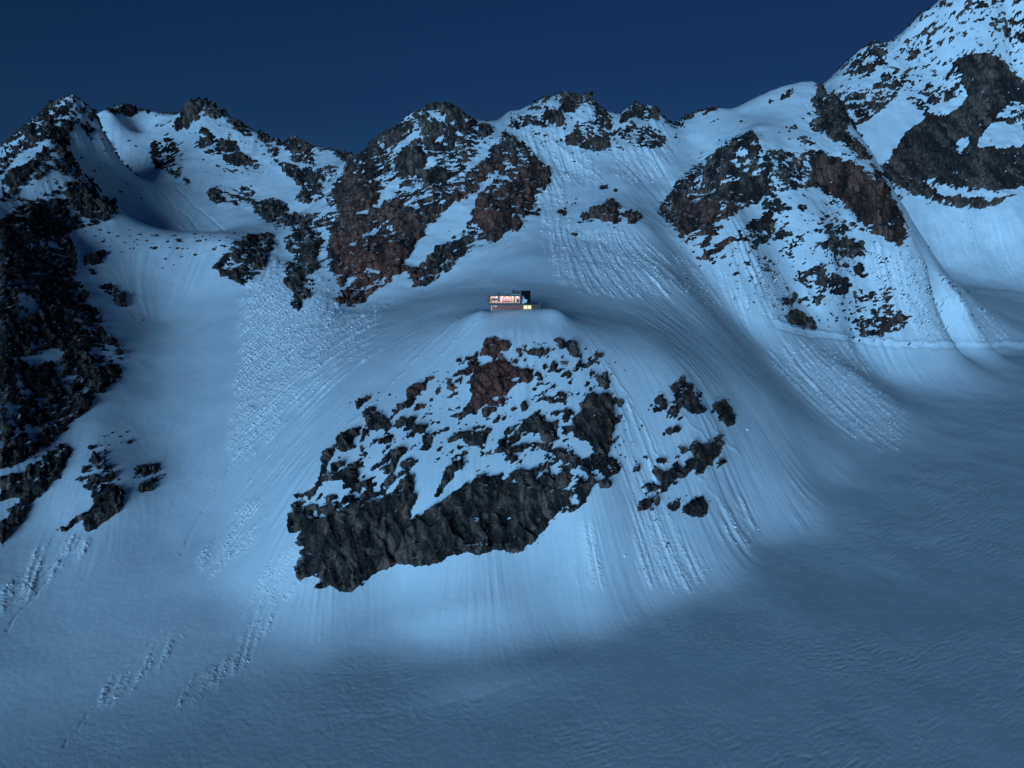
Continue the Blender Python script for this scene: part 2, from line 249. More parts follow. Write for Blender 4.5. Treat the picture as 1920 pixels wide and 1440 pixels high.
PATCH = """
A .17 600,860 700,770 800,715 900,640 1080,640 1150,700 1170,860 1050,870 900,880 700,870
v .2 1560,140 1640,70 1770,0 1920,-80 2050,-80 2050,200 1920,160 1850,95 1700,190 1560,180
h .12 270,215 330,200 480,240 530,330 380,330 280,300
o .15 950,215 1050,165 1150,220 1170,290 1050,290 960,245
r .12 1300,270 1420,240 1560,280 1700,460 1600,640 1460,600 1300,500 1230,400
a .55 0,275 60,225 105,180 125,170 150,180 172,198 175,225 160,230 148,222 130,245 118,260 110,280 140,300 160,320 185,350 200,360 215,385 228,400 190,415 160,425 120,440 0,440
a .1 0,330 30,300 75,265 100,262 60,300 20,340 0,350
a .12 60,340 105,325 150,330 165,345 120,345 80,370 30,395 0,405 0,385
a .9 98,222 118,228 130,242 110,245 85,240
a 1 5,345 20,320 60,305 78,302 60,325 40,345 20,352
a .9 120,345 150,340 172,350 185,365 186,400 170,408 150,390 130,370 118,355
a .9 100,262 120,270 130,280 128,243 145,250 112,240
a .9 150,235 165,240 173,255 174,262 165,258
a .9 0,420 40,385 70,385 100,378 120,395 118,430 90,440 0,440
a .95 160,234 170,236 178,246 172,248
b .92 0,440 120,440 140,470 142,492 137,526 167,553 160,563 187,592 190,617 217,642 227,663 227,705 204,730 187,738 158,772 125,801 100,824 83,832 75,847 25,874 0,880
b .1 25,560 45,548 75,575 70,590 55,597 35,590
b .1 42,672 70,660 95,652 120,658 118,672 85,684 60,684
b .2 100,676 130,680 142,690 140,715 125,730 112,720 105,695
b .2 20,690 35,690 45,715 58,735 55,755 40,748 30,720
b .1 8,755 22,750 33,770 30,784 15,778
b .1 45,800 65,796 83,805 80,822 60,826 48,815
b .1 88,455 100,445 108,455 112,462 90,460
b .3 165,655 195,640 215,650 222,680 205,690 180,690
b 0 205,730 187,740 158,774 145,790 160,790 210,745
c 1 0,897 40,890 60,872 85,860 110,838 130,835 136,847 120,870 105,900 75,925 55,932 0,938
c .9 35,935 62,930 65,940 45,945
c 1 15,955 50,948 48,960 38,985 28,985 0,1025 0,985 15,975
d 1 104,997 130,985 150,970 172,955 170,930 190,915 205,910 232,925 230,950 218,965 205,975 190,985 165,996 155,990 160,975 135,985 120,998
d .5 140,905 150,890 175,850 195,845 205,870 215,895 215,912 195,920 175,925 160,915
d .15 150,850 200,810 230,815 250,830 200,840
e .5 250,875 295,868 305,880 298,900 290,935 275,925 255,915
e .95 274,872 296,870 290,877
e .95 256,915 272,910 270,922 258,922
f .95 160,480 195,475 200,480 180,500 162,495
f .9 157,500 175,505 182,522 170,515
f .8 185,535 215,540 222,552 200,550
f .95 210,555 225,550 240,575 225,577 212,565
g .75 200,207 215,196 240,192 262,204 255,218 230,215 205,210
g .5 255,199 295,205 275,212 262,208
h .75 335,235 345,210 362,192 385,183 405,193 425,212 400,222 370,215 372,230 350,242 330,235
h .9 382,242 395,250 420,262 440,262 455,290 480,300 485,315 460,312 440,312 425,305 405,285 390,290 370,278 365,272 375,262
h .15 385,268 405,270 405,282 390,284
h .8 425,228 455,226 475,245 472,258 455,258 440,245
i .85 282,262 320,262 335,280 332,292 318,290 345,320 340,330 325,332 305,318 292,310 285,300 282,285
i .8 348,332 356,335 354,350 347,340
i .8 305,245 318,248 316,255 308,252
j .9 390,360 405,352 420,360 425,378 405,380 392,372
j .8 420,352 440,365 450,385 440,388 428,372
j .8 440,355 470,345 478,360 475,378 450,380 440,365
j .75 470,380 520,373 545,392 535,405 500,410 478,402
j .3 490,410 540,400 560,430 520,430
k .8 480,246 505,250 525,265 528,275 500,272 482,260
k .92 531,265 545,259 572,261 590,275 588,290 592,312 575,310 550,300 545,285 533,275
k .7 508,298 540,305 560,315 578,328 570,337 545,333 520,310
k .7 590,272 635,279 662,299 655,305 640,300 625,285 600,282
k .55 550,340 575,315 600,315 640,310 625,335 600,350 612,372 580,382 550,378 570,360
k .3 515,250 530,300 505,300 490,270
l .85 402,495 415,480 430,465 450,450 480,438 510,440 515,460 500,480 495,505 470,520 460,540 445,530 420,522 410,510
l .12 160,440 430,438 430,475 300,480 200,470
m .65 530,450 560,430 600,430 608,450 600,480 598,510 585,520 595,535 575,560 560,585 545,570 555,550 540,540 535,500 545,480
m .5 540,405 600,400 610,425 560,430
n .72 663,297 680,286 710,257 750,233 768,211 790,199 840,195 870,214 885,226 905,235 940,240 960,255 985,270 1010,300 1035,325 1030,345 1010,365 1005,390 990,405 975,400 960,420 950,435 920,455 900,455 870,480 850,500 830,515 800,535 775,540 770,520 760,510 740,520 700,550 685,565 660,578 635,572 625,560 640,540 620,500 610,470 625,440 600,415 620,395 610,370 640,330 655,310
n 1 738,300 770,272 785,280 800,290 795,310 775,320 742,322
n .95 620,355 650,335 690,345 705,370 700,385 670,400 640,390 625,370
n .95 782,325 820,310 850,320 840,340 800,345
n 1 880,410 900,375 930,365 955,370 960,420 945,440 925,455 915,445 900,425
n .95 838,370 860,360 870,365 850,385 838,392
n .95 712,380 740,372 775,395 785,430 775,445 750,440 735,415 715,400
n .95 620,470 650,445 700,440 760,450 772,465 750,500 740,515 700,505 640,510 620,495
n .95 950,345 985,320 1010,305 1030,330 1005,350 1000,385 975,395 955,370
n .95 640,400 690,405 710,430 690,440 640,440 615,425
n .05 735,290 750,265 790,235 800,228 790,245 775,265 750,285
n .05 755,500 775,465 800,430 830,400 870,375 900,350 930,325 940,322 905,365 880,400 878,425 860,440 820,470 800,490 775,505
n .12 870,320 885,300 905,265 925,240 945,240 940,265 915,295 895,310
n .1 700,390 720,355 745,335 757,338 740,360 715,385
n .1 785,322 810,290 825,300 805,322
n .15 655,465 680,440 700,430 712,432 690,448 665,465
n .1 800,212 825,205 830,222 805,225
n .1 590,480 612,470 618,500 640,540 628,560 610,520
n .7 800,500 840,470 870,450 905,455 870,480 850,500 830,515 800,532 780,538
n .8 978,400 1012,395 1010,407 985,410
n .8 958,432 972,410 985,420 967,437
o .88 1050,205 1053,175 1062,166 1080,176 1095,185 1105,171 1112,173 1115,192 1135,205 1145,230 1145,238 1125,240 1110,220 1115,200 1090,195 1075,215 1062,215 1055,210
o .05 1078,178 1092,174 1108,172 1100,182 1088,186
o .75 975,222 1010,215 1050,208 1055,225 1050,238 1010,237 985,230
o .8 958,225 978,218 995,222 998,235 970,240 955,238
o .45 1000,185 1020,177 1032,190 1010,207 990,215
o .85 1055,262 1075,245 1100,245 1130,258 1150,275 1125,282 1100,282 1085,275 1060,270
o .55 1080,230 1115,225 1140,240 1125,258 1085,250
p .9 1160,232 1170,212 1185,200 1188,188 1195,190 1215,195 1220,188 1228,203 1235,225 1215,228 1190,220 1172,228 1160,236
p .55 1160,250 1180,232 1230,240 1255,262 1250,272 1220,278 1185,278 1165,262
p .5 1235,228 1275,226 1285,240 1262,242
p .65 1275,226 1300,211 1340,198 1350,207 1330,213 1300,225
p .4 1115,255 1160,240 1165,255 1150,262
q .85 1080,415 1095,400 1115,392 1135,385 1145,372 1152,376 1163,390 1165,397 1190,395 1200,407 1190,422 1170,412 1150,420 1120,408 1100,418 1085,418
q .95 1126,351 1138,350 1137,357 1128,356
q .9 1151,354 1158,356 1156,362
q .5 1045,390 1065,390 1060,405 1045,400
q .7 1070,435 1085,430 1082,447 1072,444
q .3 1060,365 1085,372 1080,385 1062,378
q .7 1146,420 1158,417 1155,427
r .72 1235,395 1242,380 1270,340 1310,303 1345,283 1365,268 1385,253 1415,250 1420,275 1440,280 1480,285 1520,285 1555,290 1600,300 1610,325 1640,340 1655,360 1675,375 1690,400 1696,440 1692,464 1670,452 1650,435 1627,430 1600,410 1590,395 1560,385 1540,382 1515,385 1500,400 1480,395 1450,400 1445,420 1480,435 1530,440 1500,445 1495,460 1470,470 1460,455 1445,440 1440,455 1420,460 1390,450 1350,470 1345,485 1320,492 1305,485 1320,450 1290,455 1275,460 1270,430 1255,420
r .95 1250,400 1285,375 1330,370 1350,385 1345,410 1310,430 1275,440 1268,420
r .95 1340,355 1370,340 1420,340 1425,365 1395,380 1345,370
r .95 1365,275 1395,255 1402,262 1380,280 1340,312 1318,312
r .95 1520,290 1600,300 1635,345 1650,370 1625,425 1600,400 1570,370 1525,345
r .95 1640,360 1680,380 1696,440 1690,462 1635,435 1630,390
r .95 1380,400 1395,392 1410,410 1450,415 1450,430 1400,430
r .04 1330,455 1355,425 1385,395 1430,378 1435,392 1405,418 1375,440 1350,458
r .05 1425,255 1440,262 1500,270 1520,284 1480,284 1440,279 1420,272
r .1 1455,362 1520,350 1560,375 1540,382 1500,385 1470,385
r .25 1480,400 1560,395 1600,420 1620,435 1560,430 1500,425
r .6 1520,430 1560,420 1600,435 1560,442
s .85 1528,158 1545,156 1550,175 1555,195 1570,215 1580,235 1600,255 1620,275 1630,300 1605,295 1585,275 1560,262 1545,250 1525,245 1520,225 1540,220 1525,200 1515,190 1530,180
s .9 1513,152 1516,145 1528,145 1528,156
s .8 1460,182 1470,173 1490,169 1480,180 1465,186
s .8 1440,183 1455,181 1452,188 1440,191
s .9 1473,236 1490,236 1494,242 1478,240
s .35 1485,255 1505,252 1530,270 1515,280 1490,265
s .85 1630,300 1655,345 1672,372 1655,360 1640,340
t .85 1520,455 1560,443 1600,450 1622,460 1622,480 1600,482 1575,485 1558,475 1520,460
t .88 1490,520 1510,510 1540,500 1545,515 1575,515 1597,530 1590,545 1580,560 1560,550 1540,548 1505,530 1490,525
t .85 1600,500 1615,497 1625,510 1622,525 1605,515
t .75 1462,565 1480,555 1500,550 1530,548 1545,560 1548,572 1520,575 1490,572 1465,575
t .95 1475,590 1490,580 1525,600 1525,618 1500,612 1480,605
t .6 1600,545 1635,545 1680,540 1675,560 1640,570 1605,565
t .35 1565,475 1620,485 1600,505 1560,500 1530,495
t .3 1440,460 1475,470 1520,500 1480,495
u .88 1592,605 1610,595 1640,598 1670,586 1703,595 1695,612 1660,630 1620,632 1600,620
u .4 1600,575 1680,570 1680,588 1610,592
v .75 1595,122 1620,95 1640,72 1650,80 1665,95 1660,120 1640,132 1610,138 1590,132
v .55 1690,85 1740,50 1760,60 1745,100 1710,110 1690,100
v .5 1820,30 1920,40 1920,90 1870,60
v .35 1760,5 1920,-60 1920,30 1860,30 1800,25
v .3 1560,140 1600,100 1690,65 1740,20 1770,0 1765,12 1745,30 1700,62 1640,90 1600,112
v .68 1555,175 1600,175 1660,150 1690,125 1702,130 1700,150 1680,180 1650,210 1610,235 1580,230 1560,200
v .95 1700,190 1735,165 1770,150 1800,105 1850,95 1920,150 2050,200 2050,420 1920,360 1860,385 1790,388 1740,370 1690,355 1655,330 1665,300 1690,260 1710,235 1740,200
v .6 1700,188 1770,150 1800,120 1810,180 1760,200 1720,205
v .1 1735,210 1790,180 1815,176 1790,210 1750,216
v .05 1832,275 1850,240 1870,225 1920,235 1920,272 1880,278
v .1 1730,335 1760,345 1800,352 1860,360 1920,350 1920,362 1850,374 1770,364
v .05 1620,285 1640,240 1690,210 1730,205 1735,225 1700,245 1680,270 1655,300
v .3 1800,262 1820,256 1800,290 1788,292
v .6 1870,215 1900,190 1920,200 1920,232 1890,225
w .95 906,640 925,632 940,640 952,655 940,655 935,670 930,680 950,685 975,688 990,700 1000,715 985,722 970,720 955,730 945,740 920,750 905,760 895,775 875,780 870,775 885,760 885,745 880,735 878,715 875,700 890,690 893,670 905,660
w .05 955,712 985,703 980,710 962,717
w .1 893,668 915,670 940,678 925,684 900,692 893,690
w .6 862,700 880,695 885,730 875,730 865,715
A .85 945,640 955,645 957,655 948,650
A .95 968,655 982,665 975,668
A .95 990,665 998,654 1010,665 1014,677 1000,668
A .9 1008,650 1025,650 1026,672 1018,666 1010,662
A .9 960,668 975,683 968,685
A 1 1043,640 1055,641 1075,650 1078,672 1068,666 1065,652 1045,649
A .9 1015,690 1022,681 1022,698
A .9 990,692 1018,702 1012,706 1000,700
A .9 1058,704 1075,700 1080,708 1070,713 1058,709
A .95 1010,749 1018,737 1025,745 1040,752 1035,756 1020,752
A .4 1030,680 1065,690 1075,712 1045,705
A .9 1042,738 1062,737 1063,742 1045,743
A .8 995,728 1012,722 1012,735 998,735
A .9 1058,716 1072,716 1070,720
A 1 1118,717 1130,705 1130,693 1140,698 1142,715 1140,733 1128,725
A .35 1110,652 1125,660 1142,682 1138,695 1115,675
A 1 903,777 912,768 930,767 922,779 908,784
A .95 956,769 968,768 965,781
A .9 977,753 985,755 990,765 980,762
A .9 926,790 934,786 934,793 927,795
A .9 918,755 925,755 932,762 920,762
A .9 1054,760 1064,757 1062,763
B 1 975,800 982,785 998,783 1000,770 1010,782 1025,796 1015,807 1000,814 990,810 975,803
B 1 1012,822 1020,800 1045,788 1050,800 1048,827 1030,829
B 1 1090,770 1095,755 1105,748 1118,750 1122,743 1138,741 1150,760 1148,800 1140,830 1135,855 1118,850 1100,830 1075,820 1072,790 1085,778
B .8 1038,775 1055,770 1075,775 1075,787 1060,792 1045,785
B 1 1145,795 1155,782 1158,790 1152,803 1146,800
B .4 1150,745 1166,750 1168,780 1152,775
B .9 1050,800 1070,800 1070,825 1058,828
C .9 668,750 690,745 693,748 680,758 672,770
C .95 683,775 700,766 704,771 685,784 680,780
C 1 688,790 700,775 715,777 725,790 733,810 722,811 715,805 700,808 692,800
C 1 765,740 775,728 803,716 804,720 790,735 785,742 770,746
C 1 757,757 770,746 776,755 770,765 758,764
C .8 749,775 757,760 758,788
C 1 833,712 845,714 850,725 846,736 838,728
C .95 815,730 822,730 820,742
C .5 840,712 880,690 895,660 905,660 890,700 880,720 860,720
C 1 632,837 645,815 660,807 671,815 665,825 652,846 643,850 635,846
C 1 600,890 605,865 620,843 625,850 617,865 610,887
C .95 702,830 725,820 734,828 725,836 708,834
C .9 685,808 695,818 698,826 690,823
C 1 792,845 795,818 805,814 813,826 806,847 796,848
C .6 750,812 780,800 802,800 800,812 780,815 760,815
C .5 710,845 745,838 785,860 780,870 720,868
C .35 740,740 760,770 765,800 745,800 735,770
A .97 840,832 845,820 860,810 905,812 916,818 905,831 885,833 865,826
A .78 890,865 905,850 935,840 935,825 960,821 985,840 970,855 950,865 920,870
A .9 1022,845 1030,835 1050,840 1075,845 1080,855 1090,870 1060,866 1030,866 1020,855
A .95 950,872 960,855 972,853 965,870
A .65 842,850 860,838 880,855 872,872 845,872
A .5 1000,840 1020,838 1020,860 990,860
x 1 598,915 602,885 625,868 700,872 760,870 782,885 775,910 765,925 778,935 765,960 765,978 790,967 805,957 825,945 850,927 875,910 900,897 920,885 985,885 1050,868 1080,858 1140,855 1160,862 1162,880 1155,892 1130,900 1140,905 1145,915 1132,918 1120,905 1100,930 1095,945 1075,960 1060,950 1045,960 1030,980 1020,1000 1000,1015 975,1033 960,1035 935,1030 900,1038 870,1037 840,1045 815,1055 790,1062 765,1060 740,1060 720,1062 700,1075 685,1087 675,1100 655,1108 640,1110 620,1100 605,1095 600,1085 580,1078 560,1085 558,1072 565,1050 565,1030 570,1025 555,1020 555,1012 570,1000 565,995 540,998 535,985 540,962 555,965 553,940 560,930 590,925
x .80 590,918 602,885 625,868 700,872 760,870 782,885 770,925 700,938 620,948 553,965 545,945 575,925
x .86 950,905 985,885 1050,868 1140,855 1158,880 1130,900 1080,922 1000,915
x 1 593,1108 600,1097 618,1092 612,1102 600,1109
x .95 815,932 822,905 840,880 855,865 870,860 850,895 835,917
x 0 785,850 805,870 830,878 835,880 820,905 812,930 800,940 785,955 766,978 770,960 780,935 768,925 778,895 782,870
x .08 822,940 845,918 862,895 870,872 890,862 905,862 925,850 947,852 952,862 945,875 930,890 905,898 880,905 850,920 832,935
x .05 605,910 615,903 640,900 645,915 662,920 640,930 625,930 605,930
x 0 630,953 640,944 653,943 652,953 640,955
x 0 584,970 588,958 597,957 593,970
x 0 592,978 603,965 615,963 606,975
x .05 576,940 590,925 603,912 606,925 585,945
x 0 732,890 745,885 751,894 738,898
x 0 664,884 675,878 682,880 672,887
x .35 695,905 700,885 720,882 718,905
x .2 707,926 716,925 717,936 710,934
x 0 937,900 945,890 956,891 950,902
x 0 1072,885 1087,875 1102,888 1098,897 1080,893
x .2 995,886 1010,881 1028,885 1020,889
x .25 1067,932 1080,928 1087,945 1072,946
x .4 625,868 700,872 690,885 640,885
B 0 1075,825 1095,822 1110,835 1120,848 1105,858 1088,850
x .97 1127,905 1140,899 1147,908 1140,919 1128,915
y 1 1223,746 1233,735 1245,750 1255,769 1240,771 1235,762
y 1 1217,756 1225,765 1237,767 1232,774 1222,769
y .9 1248,773 1262,768 1276,782 1272,788 1258,786
y 1 1258,725 1263,718 1272,720 1280,728 1290,738 1275,739 1262,736
y 1 1270,712 1275,705 1283,712 1295,740 1310,760 1315,775 1308,779 1290,773 1280,760 1270,748 1264,741 1285,738
y 1 1265,752 1273,753 1276,768 1268,766
y .9 1303,738 1310,739 1309,749
y 1 1335,768 1342,755 1355,750 1362,765 1372,778 1377,785 1370,799 1358,796 1345,785 1355,780
y 1 1247,801 1255,803 1259,816 1252,812
y 1 1262,799 1272,799 1275,810 1268,814
y .9 1237,812 1243,812 1241,826
z 1 1294,821 1302,830 1308,836 1325,835 1340,828 1351,834 1345,850 1328,865 1325,880 1308,891 1300,880 1292,878 1298,860 1295,845
z 1 1334,817 1348,817 1351,827 1340,823
z .95 1271,838 1280,838 1289,857 1278,852
z .95 1262,845 1273,862 1265,858
z 1 1262,870 1270,863 1275,875 1285,880 1283,896 1275,900 1265,895 1255,904 1240,903 1222,896 1218,881 1245,885 1260,883
z .95 1280,863 1295,868 1298,885 1290,880
z .9 1340,870 1350,860 1358,869 1345,878
z 1 1186,876 1191,872 1197,876 1196,884 1188,884
z .95 1222,857 1248,867 1247,871 1225,863
z .85 1198,838 1208,841 1207,848 1200,845
z .9 1205,860 1216,857 1213,867
z .95 1240,905 1262,893 1264,908 1247,918 1238,930
z 1 1219,912 1234,914 1229,924 1221,921
z .65 1203,915 1215,905 1218,930 1205,930
z 1 1200,938 1213,936 1222,952 1210,962 1195,955
z 1 1222,938 1235,934 1232,948 1224,948
z 1 1252,948 1265,935 1275,934 1276,955 1268,960 1255,952
z 1 1278,948 1300,938 1321,929 1323,955 1312,969 1295,972 1280,963
"""
REDS = """
n 1 880,410 900,375 930,365 955,370 960,420 945,440 925,455 915,445 900,425
n .7 840,350 960,300 1035,320 1000,400 850,400
n .9 620,450 770,440 800,540 680,580 620,560
n .45 620,300 800,380 800,440 620,440
w 1 870,630 960,630 1010,710 940,760 865,790
q .7 1120,375 1200,380 1200,430 1120,420
r .5 1240,370 1400,370 1400,490 1240,480
r .55 1500,285 1700,290 1700,470 1550,400
C .6 760,715 860,700 860,750 760,770
B .4 1080,740 1130,740 1120,800 1080,800
o .2 1050,160 1150,170 1150,280 1050,280
u .2 1590,590 1700,590 1700,640 1590,640
"""
FANS = """
.8 455,560 500,480 600,520 640,590 680,600 720,600 560,760 480,850 432,880 425,820 450,700
.95 450,950 500,940 470,1010 420,1070 370,1085 385,1030
.9 505,1050 560,1020 560,1080 500,1180 465,1230 455,1200 480,1110
.8 330,1180 380,1150 260,1280 190,1330 180,1310 250,1240
.6 0,1110 100,1000 170,1000 90,1080 0,1170
.4 140,1020 180,1000 200,1010 110,1080 60,1110
.6 500,1200 360,1270 300,1330 340,1330 450,1260
.75 960,240 1050,230 1130,330 1120,345 1060,330 1060,420 1100,430 1190,430 1300,550 1210,555 1110,552 1040,530 1020,430 1000,380
.85 1150,270 1260,280 1240,330 1190,345 1150,320
.45 1215,440 1260,470 1350,500 1460,470 1490,560 1460,640 1420,610 1330,580 1260,540
.7 1450,640 1600,645 1640,700 1700,790 1702,840 1660,850 1600,830 1500,740 1440,670
.85 1640,450 1690,465 1760,510 1850,590 1905,640 1740,648 1680,632 1710,600 1650,560 1620,490
.55 1690,380 1800,395 1920,400 1920,460 1860,480 1850,495 1780,500 1700,450
.7 1920,460 1875,508 1880,516 1900,518 1990,515
1 1180,950 1260,960 1290,1020 1325,1078 1312,1100 1285,1115 1240,1095 1212,1095 1190,1020
.8 1330,960 1390,930 1420,990 1400,1030 1360,1010
.5 1080,980 1110,970 1145,1060 1140,1110 1080,1105 1060,1060
.4 1150,740 1180,740 1260,860 1240,960 1180,960 1160,860
.4 640,560 760,560 700,600 640,600
.35 650,620 740,640 560,780 520,780
"""
def inpoly(poly, X, Y):
    p = np.array(poly, float); x0, y0 = p.min(0); x1, y1 = p.max(0)
    sel = (X >= x0) & (X <= x1) & (Y >= y0) & (Y <= y1)
    idx = np.nonzero(sel); xs, ys = X[idx], Y[idx]; c = np.zeros(len(xs), bool)
    for k in range(len(p)):
        (ax, ay), (bx, by) = p[k-1], p[k]
        if ay == by: continue
        t = ((ay > ys) != (by > ys)) & (xs < (bx - ax) * (ys - ay) / (by - ay) + ax); c ^= t
    return idx[0][c], idx[1][c]
def blur(A, s):
    r = int(3 * s + 0.5); k = np.exp(-0.5 * (np.arange(-r, r + 1) / s) ** 2); k /= k.sum()
    B = sum(k[i] * np.roll(A, i - r, 0) for i in range(2 * r + 1))
    return sum(k[i] * np.roll(B, i - r, 1) for i in range(2 * r + 1)).astype(np.float32)

# ------------------------------------------------------------------ materials
def mat(name, col, rough=0.7, metal=0.0, emit=None, es=1.0):
    m = bpy.data.materials.new(name); m.use_nodes = True; b = m.node_tree.nodes['Principled BSDF']
    b.inputs['Base Color'].default_value = (*col, 1); b.inputs['Roughness'].default_value = rough; b.inputs['Metallic'].default_value = metal
    if emit: b.inputs['Emission Color'].default_value = (*emit, 1); b.inputs['Emission Strength'].default_value = es
    return m
def nd(m, t, **kw):
    q = m.node_tree.nodes.new(t)
    for k, v in kw.items(): setattr(q, k, v)
    return q
def parse(txt, tag=True):
    for ln in txt.strip().splitlines():
        t = ln.split(); k = 2 if tag else 1
        yield (t[0] if tag else None), float(t[k-1]), [tuple(map(float, q.split(','))) for q in t[k:]]
PXV = np.where(VIS, PX, -9999.0); PYV = PY
keys = list(OUT)
X0_, Y0_ = XF, YF
DENS = np.zeros((NC, NR), np.float32); OID = np.zeros((NC, NR), np.int16); RED = DENS.copy(); FAN = DENS.copy()
# a gentle waviness makes the traced corners natural
WX = 5 * fbm2(PX / 26, PY / 26 + 50, 2); WY = 5 * fbm2(PX / 26 + 90, PY / 26, 2)
WSC = 0.55
for k, d, p in parse(PATCH):
    s = inpoly(p, PXV + WX * WSC, PYV + WY * WSC); DENS[s] = d
    if d > 0.2: OID[s] = keys.index(k) + 1
for k, d, p in parse(REDS): RED[inpoly(p, PXV, PYV)] = d
for _, d, p in parse(FANS, False): FAN[inpoly(p, PXV + WX, PYV + WY)] = d
# ground turned away from the survey carries on with the rock of the crest in front of it
hid = ~VIS
far = hid & (Z > 60)
DENS[far] = 0.45
# spread outcrop ids outward so that every bit of rock belongs to the nearest outcrop
idd = OID.copy()
for it in range(70):
    z0 = idd == 0
    if not z0.any(): break
    for ax, sh in ((0, 1), (0, -1), (1, 1), (1, -1)):
        r = np.roll(idd, sh, ax); m = (idd == 0) & (r > 0); idd[m] = r[m]
isv = np.isin(OID, [keys.index(q) + 1 for q in 'avso'])
DENS = np.where((DENS > 0.25) & (DENS < 0.93), np.where(isv, DENS * 0.92 + 0.03, DENS * 0.84 + 0.03), DENS).astype(np.float32)
DENS = np.maximum(DENS, np.where(DENS > 0.001, 0, 1) * np.clip(blur(DENS, 5) * 0.42 - 0.03, 0, 0.22)).astype(np.float32)
DB = blur(DENS, 1.1); RED = blur(RED, 9.0); FB = blur(FAN, 6.0) * np.clip(0.92 + 0.9 * fbm2(X0_ / 9, Y0_ / 12, 3, 0.6), 0.12, 1.25) * 1.15
print('masks', time.time() - T0)
# base frame
Pz = Z + CAM[2]
P = np.stack([XF, YF, Pz], -1)
def normals(P):
    a = np.gradient(P, axis=0); b = np.gradient(P, axis=1); nn = np.cross(a, b); nn /= np.linalg.norm(nn, axis=-1, keepdims=True) + 1e-9
    return np.where(nn[..., 2:3] < 0, -nn, nn)
N0 = normals(P)
N0s = np.stack([blur(N0[..., i], 6) for i in range(3)], -1); N0s /= np.linalg.norm(N0s, axis=-1, keepdims=True)
X, Y, ZZ = XF, YF, Z
th = R(28)
A_ = X * math.cos(th) + ZZ * math.sin(th); B_ = -X * math.sin(th) + ZZ * math.cos(th)
rk = DB > 0.02
xs, ys, zs, a_, b_ = X[rk], Y[rk], ZZ[rk], A_[rk], B_[rk]
yk = 1.2 - 0.5 * np.clip((ys - 450) / 200, 0, 1)
def pat(L):
    L = L * (1 + 0.5 * np.clip((ys - 700) / 300, 0, 1.4))
    return fbm3(a_ / (L * 1.7), ys / (L * yk), b_ / (L * 0.8), 5, 0.72)
t = np.clip((ys - 300) / 250, 0, 1)
nz = pat(3.8) * (1 - t) + pat(6.2) * t; nz /= np.sqrt((1 - t) ** 2 + t ** 2)
nz = nz / nz.std()
nu = 1 / (1 + np.exp(-1.7 * nz))
D = DB[rk]
e = D * 1.02 - (0.03 + 0.96 * nu) + np.clip((D - 0.86) * 2.2, 0, 0.22)
# thin snowy ledges that run with the strata
wl = fbm3(xs / 9, ys / 9, zs / 9, 2)
la = fbm3(a_ / (13 + 9 * t) + 0.3 * wl, ys / 14, b_ / (3.0 + 2.4 * t) + 0.5 * wl, 3, 0.7)
ledge = np.clip(1 - np.abs(la) / 0.13, 0, 1) * np.clip(0.5 + 1.3 * perlin3(xs / 12 + 9, ys / 12, zs / 8), 0, 1)
fk = perlin3(a_ / (1.9 * (1 + t)), ys / 3, b_ / (0.9 * (1 + t)))
e = e - 1.6 * np.clip(fk - 0.50, 0, 1)
e = e - ledge * np.where(D > 0.985, 0.30, 0.42) * np.clip((1.25 - D) * 3, 0, 1)
# blocks, slabs and cracks of the rock itself
fx = xs * 0.92 + zs * 0.25 + ys * 0.35; fz = zs * 0.62 - xs * 0.16 - ys * 0.12
wx = 0.22 * perlin3(xs / 7, ys / 7, zs / 7); wz = 0.22 * perlin3(xs / 7 + 40, ys / 7, zs / 7)
sz = 0.7 + 0.9 * np.clip((ys - 300) / 250, 0, 2.4)
g1, c1 = facets(fx / (12 * sz) + wx, fz / (11 * sz) + wz, 11, 1.1)
g2, c2 = facets(fx / (5.2 * sz) + wx * 1.5, fz / (6.5 * sz) + wz * 1.5, 77, 1.1)
g3, c3 = facets(fx / (2.1 * sz) + wx * 2, fz / (3.0 * sz) + wz * 2, 301, 1.0)
t3, _ = facets(fx / (3.0 * sz) + wx * 3 + 31, fz / (4.2 * sz) + wz * 3, 900, 0.0)
grain = fbm3(fx / 0.9, ys / 1.5, fz / 2.6, 3, 0.7)
h = np.clip(e * 8.0, -1.2, 1.0) * (0.6 + 0.4 * t) + np.clip(e, 0, 0.6) * 1.8
ins = np.clip(e * 9, 0, 1)
shh = np.minimum(sz, 0.7 + 0.45 * t)
h += ins * (2.4 * shh * g1 + 1.5 * shh * g2 + 0.42 * shh * g3 + 0.05 * grain - 0.55 * sz * np.clip(1 - c2 * 6, 0, 1) - 0.25 * sz * np.clip(1 - c3 * 5, 0, 1) + 0.6)
h = np.where(e > 0, np.maximum(h, 0.12 + e * 1.5), h)
H = np.full((NC, NR), -1.2, np.float32); H[rk] = h
E = np.full((NC, NR), -1.0, np.float32); E[rk] = e
CR = np.zeros((NC, NR), np.float32); CR[rk] = t3 * 1.3 + g2 * 0.3
print('rock', time.time() - T0)
# ------------------------------------------------------------------ snow relief: runnels down the fall line, debris lumps, wind ripples
gzs = np.gradient(ZC, axis=0) / (cs[1] - cs[0]); gzl = np.gradient(ZC, axis=1) / (cl[1] - cl[0])
GX = gzs / YG; GY = (gzl - gzs * SG) / YG          # dz/dx, dz/dy of the macro surface
GX = blur(GX, 4); GY = blur(GY, 4)
slope = np.sqrt(GX ** 2 + GY ** 2)
qx, qy = X.copy(), Y.copy(); acc = 0; acc2 = 0; NS = 24
for k in range(NS):
    sx, ly = qx / qy, np.log(qy)
    gx, gy = samp(GX, sx, ly), samp(GY, sx, ly); m = np.sqrt(gx * gx + gy * gy) + 0.05
    acc = acc + fbm2(qx / 4.2, qy / 4.2 + 31, 2, 0.8); acc2 = acc2 + perlin2(qx / 1.5 + 7, qy / 1.5)
    st = 0.45 + Y / 480
    qx = qx - gx / m * st; qy = qy - gy / m * st
